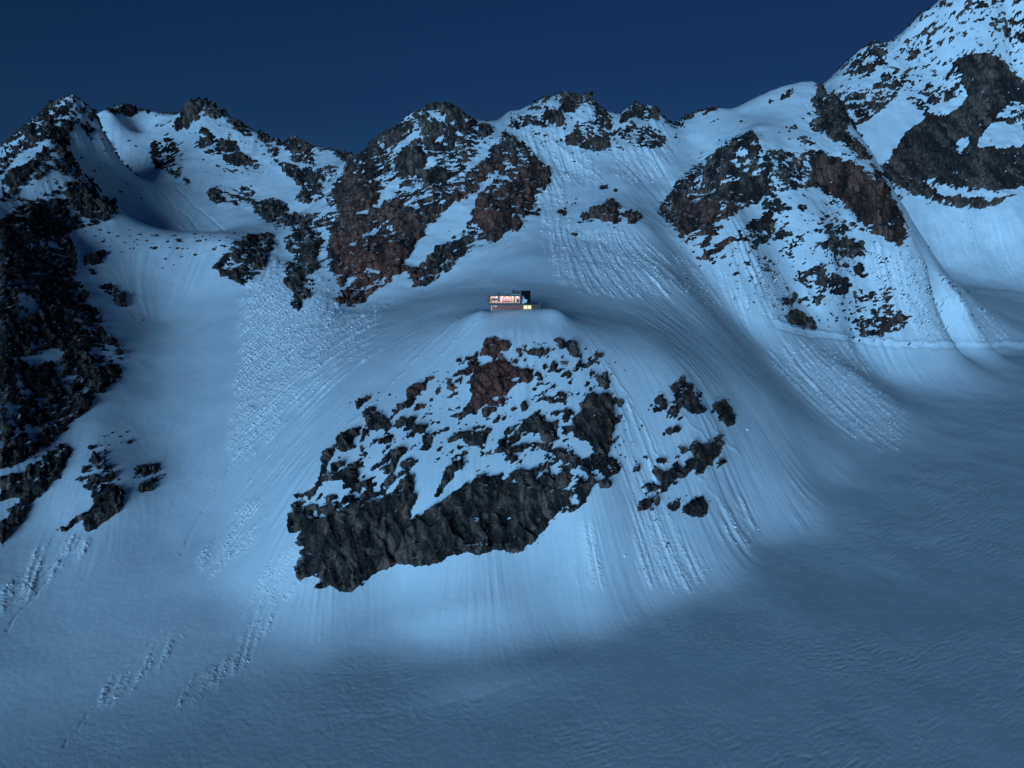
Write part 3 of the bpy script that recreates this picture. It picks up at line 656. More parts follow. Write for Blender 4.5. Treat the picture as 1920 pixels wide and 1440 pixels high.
acc /= acc.std(); acc2 /= acc2.std()
sl = samp(slope, SF, LY)
steep = np.clip((sl - 0.32) / 0.35, 0, 1)
kd = np.clip(Y / 420, 0.6, 1.6)
lump = fbm3(X / (1.1 * kd), Y / (1.3 * kd), ZZ / (1.1 * kd), 3, 0.8)
lump2 = fbm3(X / 3.0, Y / 3.6, ZZ / 3.0, 2, 0.7)
FB2 = np.clip(FB + 0.22 * FB * acc, 0, 1.3)
FBm = np.clip((FB2 - 0.22) * 2.2, 0, 1)
big = fbm2(X / 30, Y / 30, 3)
wob = 1.5 * fbm2(X / 22, Y / 22 + 9, 2)
sast = fbm2(X / 5.5 + Y / 20 + wob, Y / 1.9 - X / 9 + wob, 4, 0.66); sast = 0.75 - np.abs(sast)
patchy = np.clip(0.55 + 0.8 * fbm2(X / 60, Y / 45 + 3, 2), 0.1, 1.2)
flat = 1 - np.clip((sl - 0.16) / 0.28, 0, 1)
near = np.clip(Y / 300, 0.5, 2.2)
mod = np.clip(0.5 + 1.1 * fbm2(X / 35 + 40, Y / 55, 3), 0, 1.4)
fine = fbm3(X / 0.55, Y / 0.7, ZZ / 0.55, 2, 0.8)
lane = np.clip(0.68 + 0.30 * acc + 0.22 * acc2, 0.1, 1.5)
S = 0.30 * big * near + (0.015 + 0.085 * mod * mod) * steep * acc * near + (0.012 + 0.03 * mod) * steep * acc2 * near \
  + FBm * (lane * (0.34 * lump + 0.16 * lump2 + 0.42 * fine + 0.14) + 0.14) * np.clip(Y / 360, 0.55, 1.35) + FBm * (0.08 * acc + 0.07 * acc2) * near \
  + flat * 0.20 * sast * patchy * np.clip(Y / 260, .6, 2) + 0.03 * fbm2(X / 1.8, Y / 1.8, 2)
def dome(bx, by, hh, wx_, wy_, rot):
    sl_ = np.exp(-(((PX - bx) * math.cos(rot) + (PY - by) * math.sin(rot)) / wx_) ** 2 - ((-(PX - bx) * math.sin(rot) + (PY - by) * math.cos(rot)) / wy_) ** 2)
    return hh * sl_ * VIS
S = S + blur((dome(940, 1200, -1.1, 190, 45, -0.1) + dome(930, 1272, 0.7, 170, 38, -0.18) + dome(830, 1150, 0.8, 150, 28, -0.2) + dome(430, 1120, -1.0, 60, 50, -0.7) + dome(330, 1040, 0.8, 90, 60, -0.6)).astype(np.float32), 3)
for bx, by, hh, ww in ((893, 577, 1.6, 5.0), (905, 579, 1.0, 3.0), (1038, 580, 1.2, 5.0), (1052, 583, 0.9, 5.0)):
    ax_, bz_ = ratio(bx, by); S = S + hh * np.exp(-((X - ax_ * 326) ** 2 + ((Y - 326) * 0.6) ** 2) / ww ** 2)
# ski and slide tracks (+ raised edge, - groove)
TRACKS = '''
.45 1.6 1305,222 1295,250 1268,272 1242,298
.35 1.6 1142,690 1165,725 1190,765 1210,810 1230,850 1250,885
.3 1.5 1150,735 1175,790 1190,840
.3 1.6 1318,775 1345,810 1375,840 1387,852
.3 1.5 1275,775 1300,800 1330,830
.25 1.6 1305,890 1345,935 1372,975
-.3 2.2 1440,590 1460,615 1500,628 1560,636 1600,641 1640,648 1700,651 1800,651 1925,651
.5 3.0 1455,600 1490,615 1600,632 1700,644 1920,642
.3 2.2 860,598 800,650 740,716 690,765 640,810
.2 1.5 905,600 850,640 800,690
-.07 6.0 560,1372 640,1358 760,1338 900,1310 1000,1275 1080,1238 1140,1190
-.35 1.8 475,815 430,880 380,960 340,1040
.3 1.5 520,830 470,900 440,960
-.3 1.6 300,1180 240,1260 160,1345 120,1400
-.35 1.8 175,985 120,1050 70,1110 10,1180
.3 1.5 140,1010 90,1065 30,1130
-.3 1.5 290,340 330,390 375,430
.3 1.5 255,330 300,385 345,432
.3 1.5 225,290 265,350 310,405
-.3 1.5 330,350 380,400 420,432
.3 1.5 1000,260 1040,300 1090,350
.3 1.5 1020,250 1075,300 1135,342
-.3 1.5 1560,560 1640,640 1670,700
.35 1.8 1700,470 1780,530 1890,630
.3 1.6 1690,500 1760,570 1850,635
-.3 1.6 1660,500 1720,570 1790,635
'''
for ln in TRACKS.strip().splitlines():
    tk = ln.split(); am, wd = float(tk[0]), float(tk[1]); pp_ = [tuple(map(float, q.split(','))) for q in tk[2:]]
    for (ax, ay), (bx, by) in zip(pp_[:-1], pp_[1:]):
        sel_ = np.nonzero((PXV > min(ax, bx) - 12) & (PXV < max(ax, bx) + 12) & (PYV > min(ay, by) - 12) & (PYV < max(ay, by) + 12))
        qx_, qy_ = PXV[sel_] + 0.8 * WX[sel_], PYV[sel_] + 0.8 * WY[sel_]; L2 = (bx - ax) ** 2 + (by - ay) ** 2
        tt = np.clip(((qx_ - ax) * (bx - ax) + (qy_ - ay) * (by - ay)) / L2, 0, 1); dd = np.hypot(qx_ - ax - tt * (bx - ax), qy_ - ay - tt * (by - ay))
        S[sel_] += am * (Y[sel_] / 320) * np.exp(-(dd / wd) ** 2) * (tt > 0) * (tt <= 1)
rough = fbm3(X / 26, Y / 26, ZZ / 22, 3, 0.6) * blur(DENS, 9) * np.clip((Y - 200) / 90, 0.6, 4.5)
S = S + rough
S = S.astype(np.float32)
print('snow', time.time() - T0)
def build_mesh(name, V, keep, attrs, m, nrm=None, smooth=True):
    """V: NC x NR x 3 points, keep: (NC-1)x(NR-1) mask of quads"""
    idx = np.arange(NC * NR, dtype=np.int64).reshape(NC, NR)
    q = np.stack([idx[:-1, :-1], idx[1:, :-1], idx[1:, 1:], idx[:-1, 1:]], -1)[keep]
    if len(q) == 0: return None
    used = np.unique(q); remap = np.full(NC * NR, -1, np.int64); remap[used] = np.arange(len(used)); q = remap[q]
    me = bpy.data.meshes.new(name)
    me.vertices.add(len(used)); me.vertices.foreach_set('co', V.reshape(-1, 3)[used].astype(np.float32).ravel())
    me.loops.add(len(q) * 4); me.loops.foreach_set('vertex_index', q.astype(np.int32).ravel())
    me.polygons.add(len(q)); me.polygons.foreach_set('loop_start', np.arange(0, len(q) * 4, 4, dtype=np.int32))
    me.polygons.foreach_set('loop_total', np.full(len(q), 4, np.int32))
    me.update(calc_edges=True)
    for p in ('use_smooth',): me.polygons.foreach_set(p, np.full(len(q), smooth, bool))
    for k, a in attrs.items():
        at_ = me.attributes.new(k, 'FLOAT', 'POINT'); at_.data.foreach_set('value', a.reshape(-1)[used].astype(np.float32))
    if nrm is not None: me.normals_split_custom_set_from_vertices(nrm.reshape(-1, 3)[used].tolist())
    o = bpy.data.objects.new(name, me); COL.objects.link(o); me.materials.append(m)
    return o
# snow material
ms = mat('snow', (0.80, 0.85, 0.90), 0.62); nt = ms.node_tree; b = nt.nodes['Principled BSDF']; L_ = nt.links.new
b.inputs['Specular IOR Level'].default_value = 0.25
geo = nd(ms, 'ShaderNodeNewGeometry'); fa = nd(ms, 'ShaderNodeAttribute', attribute_name='fan')
n1 = nd(ms, 'ShaderNodeTexNoise'); n1.inputs['Scale'].default_value = 2.2; n1.inputs['Detail'].default_value = 5; n1.inputs['Roughness'].default_value = 0.7
n2 = nd(ms, 'ShaderNodeTexNoise'); n2.inputs['Scale'].default_value = 0.05; n2.inputs['Detail'].default_value = 3
L_(geo.outputs['Position'], n1.inputs['Vector']); L_(geo.outputs['Position'], n2.inputs['Vector'])
mr = nd(ms, 'ShaderNodeMapRange'); L_(fa.outputs['Fac'], mr.inputs[0]); mr.inputs[3].default_value = 0.10; mr.inputs[4].default_value = 0.7
bp = nd(ms, 'ShaderNodeBump'); bp.inputs['Distance'].default_value = 0.35; L_(mr.outputs[0], bp.inputs['Strength']); L_(n1.outputs[0], bp.inputs['Height']); L_(bp.outputs[0], b.inputs['Normal'])
cr = nd(ms, 'ShaderNodeValToRGB'); cr.color_ramp.elements[0].position = 0.35; cr.color_ramp.elements[0].color = (0.66, 0.73, 0.79, 1)
cr.color_ramp.elements[1].position = 0.65; cr.color_ramp.elements[1].color = (0.75, 0.80, 0.85, 1); L_(n2.outputs[0], cr.inputs[0]); mf = nd(ms, 'ShaderNodeMixRGB'); fh = nd(ms, 'ShaderNodeMath', operation='MULTIPLY'); fh.inputs[1].default_value = 0.6; L_(fa.outputs['Fac'], fh.inputs[0]); L_(fh.outputs[0], mf.inputs[0]); L_(cr.outputs[0], mf.inputs[1]); mf.inputs[2].default_value = (0.90, 0.93, 0.96, 1); L_(mf.outputs[0], b.inputs['Base Color'])
# rock material
mk = mat('rock', (0.05, 0.045, 0.045), 0.88); nt = mk.node_tree; b = nt.nodes['Principled BSDF']; L_ = nt.links.new
b.inputs['Specular IOR Level'].default_value = 0.2
geo = nd(mk, 'ShaderNodeNewGeometry'); ra = nd(mk, 'ShaderNodeAttribute', attribute_name='red'); ca = nd(mk, 'ShaderNodeAttribute', attribute_name='tone'); ea = nd(mk, 'ShaderNodeAttribute', attribute_name='bare')
mp = nd(mk, 'ShaderNodeMapping'); mp.inputs['Scale'].default_value = (1, 0.7, 0.28); mp.inputs['Rotation'].default_value = (0, 0.25, 0); L_(geo.outputs['Position'], mp.inputs[0])
na = nd(mk, 'ShaderNodeTexNoise'); na.inputs['Scale'].default_value = 0.28; na.inputs['Detail'].default_value = 8; na.inputs['Roughness'].default_value = 0.7; L_(mp.outputs[0], na.inputs['Vector'])
nb = nd(mk, 'ShaderNodeTexNoise'); nb.inputs['Scale'].default_value = 1.6; nb.inputs['Detail'].default_value = 6; nb.inputs['Roughness'].default_value = 0.75; L_(mp.outputs[0], nb.inputs['Vector'])
c1r = nd(mk, 'ShaderNodeValToRGB'); e0 = c1r.color_ramp.elements; e0[0].position = 0.3; e0[0].color = (0.020, 0.016, 0.017, 1); e0[1].position = 0.72; e0[1].color = (0.17, 0.112, 0.09, 1)
q = e0.new(0.5); q.color = (0.058, 0.042, 0.037, 1); tm = nd(mk, 'ShaderNodeMath', operation='MULTIPLY_ADD'); L_(ca.outputs['Fac'], tm.inputs[0]); tm.inputs[1].default_value = 0.30; L_(na.outputs[0], tm.inputs[2]); L_(tm.outputs[0], c1r.inputs[0])
c2r = nd(mk, 'ShaderNodeValToRGB'); e0 = c2r.color_ramp.elements; e0[0].position = 0.35; e0[0].color = (0.070, 0.035, 0.030, 1); e0[1].position = 0.65; e0[1].color = (0.50, 0.13, 0.075, 1); L_(nb.outputs[0], c2r.inputs[0])
mu = nd(mk, 'ShaderNodeMath', operation='MULTIPLY_ADD'); L_(tm.outputs[0], mu.inputs[0]); mu.inputs[1].default_value = 1.6; mu.inputs[2].default_value = -0.35
mu2 = nd(mk, 'ShaderNodeMath', operation='MULTIPLY', use_clamp=True); L_(mu.outputs[0], mu2.inputs[0]); L_(ra.outputs['Fac'], mu2.inputs[1])
mx = nd(mk, 'ShaderNodeMixRGB'); L_(mu2.outputs[0], mx.inputs[0]); L_(c1r.outputs[0], mx.inputs[1]); L_(c2r.outputs[0], mx.inputs[2])
# thin snow caught on ledges
sx = nd(mk, 'ShaderNodeSeparateXYZ'); L_(geo.outputs['Normal'], sx.inputs[0])
m1 = nd(mk, 'ShaderNodeMath', operation='MULTIPLY_ADD'); L_(na.outputs[0], m1.inputs[0]); m1.inputs[1].default_value = 1.3; L_(sx.outputs['Z'], m1.inputs[2])
m2 = nd(mk, 'ShaderNodeMapRange'); m2.inputs[1].default_value = 1.60; m2.inputs[2].default_value = 1.66; L_(m1.outputs[0], m2.inputs[0])
mx2 = nd(mk, 'ShaderNodeMixRGB'); L_(m2.outputs[0], mx2.inputs[0]); L_(mx.outputs[0], mx2.inputs[1]); mx2.inputs[2].default_value = (0.78, 0.83, 0.88, 1); L_(mx2.outputs[0], b.inputs['Base Color'])
vo = nd(mk, 'ShaderNodeTexVoronoi', feature='DISTANCE_TO_EDGE'); vo.inputs['Scale'].default_value = 0.20; vo.inputs['Randomness'].default_value = 1.0
wv = nd(mk, 'ShaderNodeMixRGB', blend_type='ADD'); wv.inputs[0].default_value = 3.0; L_(mp.outputs[0], wv.inputs[1]); L_(nb.outputs['Color'], wv.inputs[2]); L_(wv.outputs[0], vo.inputs['Vector'])
vm = nd(mk, 'ShaderNodeMapRange'); vm.inputs[1].default_value = 0.0; vm.inputs[2].default_value = 0.10; L_(vo.outputs['Distance'], vm.inputs[0])
b1 = nd(mk, 'ShaderNodeBump'); b1.inputs['Distance'].default_value = 1.4; b1.inputs['Strength'].default_value = 0.9; L_(vm.outputs[0], b1.inputs['Height'])
bp = nd(mk, 'ShaderNodeBump'); bp.inputs['Distance'].default_value = 0.6; bp.inputs['Strength'].default_value = 0.9; L_(nb.outputs[0], bp.inputs['Height']); L_(b1.outputs[0], bp.inputs['Normal']); L_(bp.outputs[0], b.inputs['Normal'])

SNOWP = P + N0s * S[..., None]
Hs = H + 0.5 * S + 0.5 * rough
ROCKP = P + N0s * Hs[..., None]
def q4(A, f): return f(f(A[:-1, :-1], A[1:, :-1]), f(A[:-1, 1:], A[1:, 1:]))
D_ = H - S + 0.5 * S
buried = q4(Hs - S, np.minimum) > 1.5
SP_ = SNOWP
# snow sheet: two pieces of the setting, the valley glacier and the mountain slopes
gl_line = np.clip((sl - 0.30) * 8, -1, 1) + 0.0
isgl = (X > -60 - (Y - 200) * 0.2) & (Z < -138 + 0.14 * (Y - 170) + 5.5) & (Y < 640)
isg = blur(isgl.astype(np.float32), 6) > 0.5
isgq = isg[:-1, :-1]
NS_ = normals(SNOWP)
FN = np.clip(FBm, 0, 1)
o = build_mesh('snow_slopes', SP_, (~isgq) & ~buried, {'fan': FN}, ms, NS_); o['kind'] = 'structure'
o = build_mesh('glacier', SP_, isgq & ~buried, {'fan': FN}, ms, NS_); o['kind'] = 'structure'
vis_rock = q4(Hs - S, np.maximum) > -0.12
TRI = 0
# every island of bare rock inside an outcrop becomes a part of that outcrop
def islands(mask, ids):
    """connected pieces of the quad mask, kept apart by outcrop id: union of runs along each column"""
    lab = np.zeros(mask.shape, np.int32); par = [0]
    def find(a):
        while par[a] != a: par[a] = par[par[a]]; a = par[a]
        return a
    prev = []
    for c in range(mask.shape[0]):
        row = mask[c]; key = np.where(row, ids[c], 0); ch = np.nonzero(np.diff(key, prepend=0, append=0))[0]; runs = []
        for i in range(len(ch) - 1):
            if key[ch[i]] > 0:
                n_ = len(par); par.append(n_); runs.append((ch[i], ch[i+1], int(key[ch[i]]), n_)); lab[c, ch[i]:ch[i+1]] = n_
        j = 0
        for (s0, s1, k0, n0) in runs:
            while j < len(prev) and prev[j][1] <= s0: j += 1
            jj = j
            while jj < len(prev) and prev[jj][0] < s1:
                if prev[jj][2] == k0:
                    a, b_ = find(n0), find(prev[jj][3])
                    if a != b_: par[max(a, b_)] = min(a, b_)
                jj += 1
        prev = runs
    root = np.array([find(i) for i in range(len(par))]); return root[lab]
idq = np.where(idd[:-1, :-1] > 0, idd[:-1, :-1], len(keys) + 1).astype(np.int32)
barq = (q4(Hs - S, np.maximum) > 0.02)
ISL = islands(barq, idq)
# grow each island one quad so that its skirt dips under the snow
for it in range(3):
    for ax, sh in ((0, 1), (0, -1), (1, 1), (1, -1)):
        r = np.roll(ISL, sh, ax); m_ = (ISL == 0) & vis_rock & (r > 0) & (np.roll(idq, sh, ax) == idq); ISL[m_] = r[m_]
vq = VIS[:-1, :-1]
for k in range(len(keys) + 1):
    m_ = (idq == k + 1) & (ISL > 0)
    if not m_.any(): print('EMPTY', keys[k] if k < len(keys) else '-'); continue
    uid, cnt = np.unique(ISL[m_ & vq], return_counts=True)
    order = [int(u) for u, c in sorted(zip(uid, cnt), key=lambda q: -q[1]) if c >= 26][:290]
    nm, lab, cat = OUT[keys[k]] if k < len(keys) else ('distant_crest', 'snowy rock of the crest turned away behind the skyline', 'mountain rock')
    ii_, jj_ = np.nonzero(m_); root = bpy.data.objects.new(nm, None); COL.objects.link(root)
    c0 = ROCKP[ii_, jj_]; base = np.array([c0[:, 0].mean(), c0[:, 1].mean(), c0[:, 2].min()]); root.location = base
    root['label'] = lab; root['category'] = cat
    V = ROCKP - base
    for u in order:
        o = build_mesh('rock', V, (ISL == u), {'red': RED, 'tone': CR, 'bare': E}, mk, None, True)
        if o: o.parent = root; TRI += len(o.data.polygons) * 2
    rest = m_ & ~np.isin(ISL, order)
    o = build_mesh('rock_fragments', V, rest, {'red': RED, 'tone': CR, 'bare': E}, mk, None, True)
    if o: o.parent = root; o['kind'] = 'stuff'; TRI += len(o.data.polygons) * 2
print('meshes', time.time() - T0, 'rock tris', TRI, 'snow quads', int((~buried).sum()))

# ------------------------------------------------------------------ things
def tag(o, label=None, cat=None, group=None, kind=None):
    for k, v in (('label', label), ('category', cat), ('group', group), ('kind', kind)):
        if v: o[k] = v
    return o
def empty(name, loc, rz=0):
    o = bpy.data.objects.new(name, None); COL.objects.link(o); o.location = loc; o.rotation_euler = (0, 0, rz); return o
def child(name, bm, m, parent, bevel=0):
    if bevel: bmesh.ops.bevel(bm, geom=bm.edges[:], offset=bevel, segments=1, affect='EDGES')
    me = bpy.data.meshes.new(name); bm.to_mesh(me); bm.free(); me.materials.append(m)
    o = bpy.data.objects.new(name, me); COL.objects.link(o); o.parent = parent; return o
def box(bm, x0, x1, y0, y1, z0, z1):
    vs = [bm.verts.new(p) for p in ((x0,y0,z0),(x1,y0,z0),(x1,y1,z0),(x0,y1,z0),(x0,y0,z1),(x1,y0,z1),(x1,y1,z1),(x0,y1,z1))]
    for f in ((0,3,2,1),(4,5,6,7),(0,1,5,4),(1,2,6,5),(2,3,7,6),(3,0,4,7)): bm.faces.new([vs[i] for i in f])
    return bm
def B(*a): return box(bmesh.new(), *a)
def prism(pts, y0, y1, axis='y'):
    bm = bmesh.new()
    def P_(a, c, t): return (a, t, c) if axis == 'y' else (t, a, c)
    lo = [bm.verts.new(P_(a, c, y0)) for a, c in pts]; hi = [bm.verts.new(P_(a, c, y1)) for a, c in pts]
    bm.faces.new(lo); bm.faces.new(hi[::-1]); n = len(pts)
    for i in range(n): bm.faces.new([lo[i], hi[i], hi[(i+1) % n], lo[(i+1) % n]])
    bmesh.ops.recalc_face_normals(bm, faces=bm.faces[:]); return bm
flatidx = np.nonzero(VIS.ravel()); FPX, FPY = PX.ravel()[flatidx], PY.ravel()[flatidx]; FPOS = SNOWP.reshape(-1, 3)[flatidx]; FNR = N0s.reshape(-1, 3)[flatidx]
FHS = ROCKP.reshape(-1, 3)[flatidx]
def hit(px, py):
    i = int(np.argmin((FPX - px) ** 2 + (FPY - py) ** 2)); return FPOS[i], FNR[i]

blk = mat('black_cladding', (0.012, 0.012, 0.014), 0.45); steel = mat('dark_steel', (0.03, 0.03, 0.035), 0.4, 0.6)
redw = mat('red_larch', (0.60, 0.17, 0.12), 0.7); redd = mat('red_larch_dark', (0.20, 0.06, 0.05), 0.75); oran = mat('orange_door_paint', (0.75, 0.10, 0.03), 0.5)
wood = mat('interior_spruce', (0.80, 0.68, 0.62), 0.6); wdark = mat('table_wood', (0.10, 0.06, 0.045), 0.6); brown = mat('weathered_wood', (0.13, 0.085, 0.07), 0.85)
for mm, sc_ in ((redw, 1.4), (brown, 3.0), (blk, 2.0)):
    nn = nd(mm, 'ShaderNodeTexNoise'); nn.inputs['Scale'].default_value = sc_; nn.inputs['Detail'].default_value = 5
    hs = nd(mm, 'ShaderNodeMixRGB', blend_type='MULTIPLY'); hs.inputs[0].default_value = 0.6; bb = mm.node_tree.nodes['Principled BSDF']
    hs.inputs[1].default_value = bb.inputs['Base Color'].default_value; mm.node_tree.links.new(nn.outputs['Color'], hs.inputs[2]); mm.node_tree.links.new(hs.outputs[0], bb.inputs['Base Color'])
    tcn = nd(mm, 'ShaderNodeNewGeometry'); mm.node_tree.links.new(tcn.outputs['Position'], nn.inputs['Vector'])
yel = mat('lit_window', (0.8, 0.6, 0.3), 0.3, 0, (1.0, 0.70, 0.28), 0.95); bulb = mat('lamp_glow', (1, .8, .6), 0.5, 0, (1.0, 0.66, 0.42), 9.0)
bluep = mat('back_window_glass', (0.03, 0.07, 0.14), 0.6)
gl = bpy.data.materials.new('clear_glass'); gl.use_nodes = True; g_ = gl.node_tree; g_.nodes.clear()
tr = g_.nodes.new('ShaderNodeBsdfTransparent'); tr.inputs[0].default_value = (0.93, 0.95, 0.96, 1); gs = g_.nodes.new('ShaderNodeBsdfGlossy'); gs.inputs['Roughness'].default_value = 0.05
mxg = g_.nodes.new('ShaderNodeMixShader'); mxg.inputs[0].default_value = 0.01; og = g_.nodes.new('ShaderNodeOutputMaterial')
g_.links.new(tr.outputs[0], mxg.inputs[1]); g_.links.new(gs.outputs[0], mxg.inputs[2]); g_.links.new(mxg.outputs[0], og.inputs[0])
smooth_snow = mat('packed_snow', (0.80, 0.85, 0.90), 0.6)
cream = mat('bright_furniture', (0.85, 0.78, 0.66), 0.6)

a0, b0 = ratio(915.1, 580); HX, HZ = a0 * HUTY, b0 * HUTY + CAM[2]
hut = empty('mountain_hut', (HX, HUTY, HZ)); tag(hut, 'modern mountain hut with long lit glass front on the snowy knoll', 'hut')
U = 0.2535
def zx(q): return (880 + q / 10.667 - 915.1) * U       # horizontal survey mark -> metres along the front
# lower storey
child('foundation', B(1.75, 23.6, 0.5, 6.6, -3.0, -0.1), mat('concrete', (0.22, 0.22, 0.23), 0.9), hut)
child('lower_wall', B(1.72, 20.55, 0.62, 6.5, -0.1, 1.95), redd, hut)
bm = bmesh.new(); x = 4.75; r_ = random.Random(3)
while x < 16.9: box(bm, x, x + 0.2, 0.56 - r_.uniform(0, .05), 0.62, -0.3, 1.93); x += 0.27
tag(child('cladding_board', bm, redw, hut), kind='stuff')
child('door', B(1.85, 2.55, 0.52, 0.6, -0.2, 1.85), oran, hut)
w_ = child('notice_panel', B(2.75, 4.3, 0.48, 0.6, 1.2, 1.75), cream, hut)
child('side_panel', B(2.65, 4.6, 0.53, 0.6, -0.3, 1.1), mat('orange_red_boards', (0.52, 0.09, 0.045), 0.7), hut)
child('corner_post', B(1.45, 1.72, 0.3, 0.6, -1.0, 1.95), smooth_snow, hut)
for q0, q1 in ((1088, 1162), (1174, 1238)):
    fr = child('lower_window', B(zx(q0) - .12, zx(q1) + .12, 0.50, 0.61, 0.1, 1.85), blk, hut)
    child('lit_pane', B(zx(q0), zx(q1), 0.44, 0.495, 0.2, 1.75), yel, fr)
# upper glazed storey
rs = child('flat_roof', B(-0.25, 15.75, -0.35, 7.4, 6.32, 6.9), blk, hut); child('roof_edge', B(-0.3, 15.8, -0.42, -0.352, 6.28, 6.96), steel, hut)
child('roof_snow', B(11.0, 15.5, 0.3, 7.0, 6.9, 7.12), smooth_snow, hut, 0.06); child('roof_snow', B(0.0, 10.6, 2.3, 7.0, 6.9, 6.98), smooth_snow, hut, 0.03)
child('floor_slab', B(-0.2, 15.9, -0.2, 7.2, 1.95, 2.95), blk, hut); child('floor_fascia', B(-0.24, 15.94, -0.27, -0.202, 2.2, 2.55), steel, hut)
child('end_wall', B(-0.15, 0.35, -0.1, 7.1, 2.952, 6.318), blk, hut); child('end_wall', B(15.1, 16.0, -0.1, 7.1, 2.952, 6.318), blk, hut)
child('back_wall', B(0.352, 15.098, 4.8, 5.1, 2.952, 6.318), wood, hut); child('room_ceiling', B(0.352, 15.098, 0.1, 4.798, 6.2, 6.316), wood, hut); child('room_floor', B(0.352, 15.098, 0.1, 4.798, 2.952, 3.02), wood, hut)
marks = [398, 447, 505, 560, 612, 680, 735, 790, 850, 902, 950, 1012]
for i, (q0, q1) in enumerate(zip(marks[:-1], marks[1:])):
    child('window_pane', B(zx(q0) + .05, zx(q1) - .05, 0.02, 0.05, 3.02, 6.2), gl, hut)
for q in marks:
    wq = 0.16 if q in (902,) else 0.075
    child('mullion', B(zx(q) - wq, zx(q) + wq, -0.04, 0.10, 2.952, 6.318), blk if q in (902, 398, 1012) else mat('warm_mullion', (0.22, 0.10, 0.07), 0.6), hut)
for q0, q1, z0, z1 in ((452, 552, 3.95, 4.85), (566, 600, 3.5, 5.9), (955, 990, 3.2, 4.6), (400, 416, 3.6, 5.9)):
    fr = child('back_window', B(zx(q0) - .08, zx(q1) + .08, 4.70, 4.798, z0 - .08, z1 + .08), wdark, hut); child('pane', B(zx(q0), zx(q1), 4.64, 4.695, z0, z1), bluep, fr)
for q in range(405, 1010, 32): child('wall_batten', B(zx(q), zx(q) + .07, 4.72, 4.797, 3.1, 6.15), mat('batten', (0.40, 0.20, 0.14), 0.6) if q == 405 else bpy.data.materials['batten'], hut) if not (440 < q < 610 or q > 950) else None
# furniture seen through the glass
for q in (480, 530, 700, 745, 800, 860, 925):
    bm = bmesh.new(); x0 = zx(q); box(bm, x0 - .75, x0 + .75, 1.2, 2.1, 3.72, 3.78)
    for sx in (-.68, .62):
        for sy in (1.25, 2.0): box(bm, x0 + sx, x0 + sx + .06, sy, sy + .06, 3.02, 3.718)
    t_ = empty('dining_table', (HX, HUTY, HZ)); o = child('table_body', bm, cream if q < 560 else wdark, t_); tag(t_, 'wooden dining table behind the glass front of the hut', 'table', 'dining tables in the hut')
for q in (665, 695, 720, 765, 785, 815):
    bm = bmesh.new(); x0 = zx(q); box(bm, x0 - .2, x0 + .2, 2.3, 2.7, 3.42, 3.47); box(bm, x0 - .2, x0 + .2, 2.66, 2.7, 3.47, 3.95)
    for sx in (-.2, .16):
        for sy in (2.3, 2.655): box(bm, x0 + sx, x0 + sx + .04, sy, sy + .04, 3.02, 3.418)
    t_ = empty('chair', (HX, HUTY, HZ)); child('chair_body', bm, wdark, t_); tag(t_, 'dark dining chair at a table behind the hut glass', 'chair', 'dining chairs in the hut')
for i, x0 in enumerate((1.6, 4.1, 6.6, 9.1, 11.6, 14.0)):
    lt = empty('pendant_lamp', (HX + x0, HUTY + 2.2, HZ + 5.6)); tag(lt, 'glowing pendant lamp hanging inside the hut dining room', 'lamp', 'pendant lamps in the hut')
    child('cord', B(-.02, .02, -.02, .02, 0.2, 0.6), wdark, lt)
    bm = bmesh.new(); bmesh.ops.create_icosphere(bm, subdivisions=2, radius=0.16); child('lamp_shade', bm, bulb, lt)
    pl = bpy.data.lights.new('room_light', 'POINT'); pl.energy = 85; pl.color = (1.0, 0.62, 0.48); pl.shadow_soft_size = 0.25
    po = bpy.data.objects.new('room_light', pl); COL.objects.link(po); po.parent = lt; po.location = (0, 0, -0.45)
# dark block with the steep roof on the right
child('steep_roof', prism([(0.3, 2.55), (5.4, 8.35), (5.4, 8.65), (0.05, 2.62), (0.05, 1.96), (0.3, 1.96)], 16.02, 20.25, 'x'), blk, hut)
child('rear_block', B(11.3, 20.25, 5.45, 9.5, -2.0, 8.62), blk, hut); child('block_wall', B(16.05, 20.2, 0.75, 5.4, 1.952, 2.5), blk, hut)
child('block_side', prism([(0.35, 1.96), (5.4, 1.96), (5.4, 8.3), (0.35, 2.6)], 20.1, 20.24, 'x'), blk, hut); child('block_side', prism([(0.35, 1.96), (5.4, 1.96), (5.4, 8.3), (0.35, 2.6)], 16.03, 16.1, 'x'), blk, hut)
child('roof_fascia', B(11.2, 20.35, 5.3, 5.44, 8.45, 8.72), steel, hut)
bm = bmesh.new()      # snow still clinging to the steep roof, drawn on the slope (u across, v up the slope)
outl = [(1050,525),(1045,480),(1052,420),(1062,380),(1072,372),(1090,405),(1100,440),(1118,455),(1138,450),(1150,458),(1150,490),(1135,510),(1110,520),(1095,512),(1080,528)]
def rf(q, yy, off):
    z = (580 - (520 + yy / 10.667)) * U; y_ = 0.05 + (z - 2.62) / (8.65 - 2.62) * 5.35
    return (zx(q) + .15, y_ - off * 0.75, z + off * 0.66)
lo = [bm.verts.new(rf(*q, 0.0)) for q in outl]; hi = [bm.verts.new(rf(*q, 0.22)) for q in outl]
bm.faces.new(hi); bm.faces.new(lo[::-1])
for i in range(len(lo)): bm.faces.new([lo[i], lo[(i+1) % len(lo)], hi[(i+1) % len(lo)], hi[i]])
bmesh.ops.recalc_face_normals(bm, faces=bm.faces[:]); child('snow_patch', bm, smooth_snow, hut)
def tube(r0, z0, r1, z1, x, y):
    bm = bmesh.new(); m_ = bmesh.ops.create_cone(bm, cap_ends=True, segments=10, radius1=r0, radius2=r1, depth=z1 - z0)
    bmesh.ops.translate(bm, verts=bm.verts, vec=(x, y, (z0 + z1) / 2)); return bm
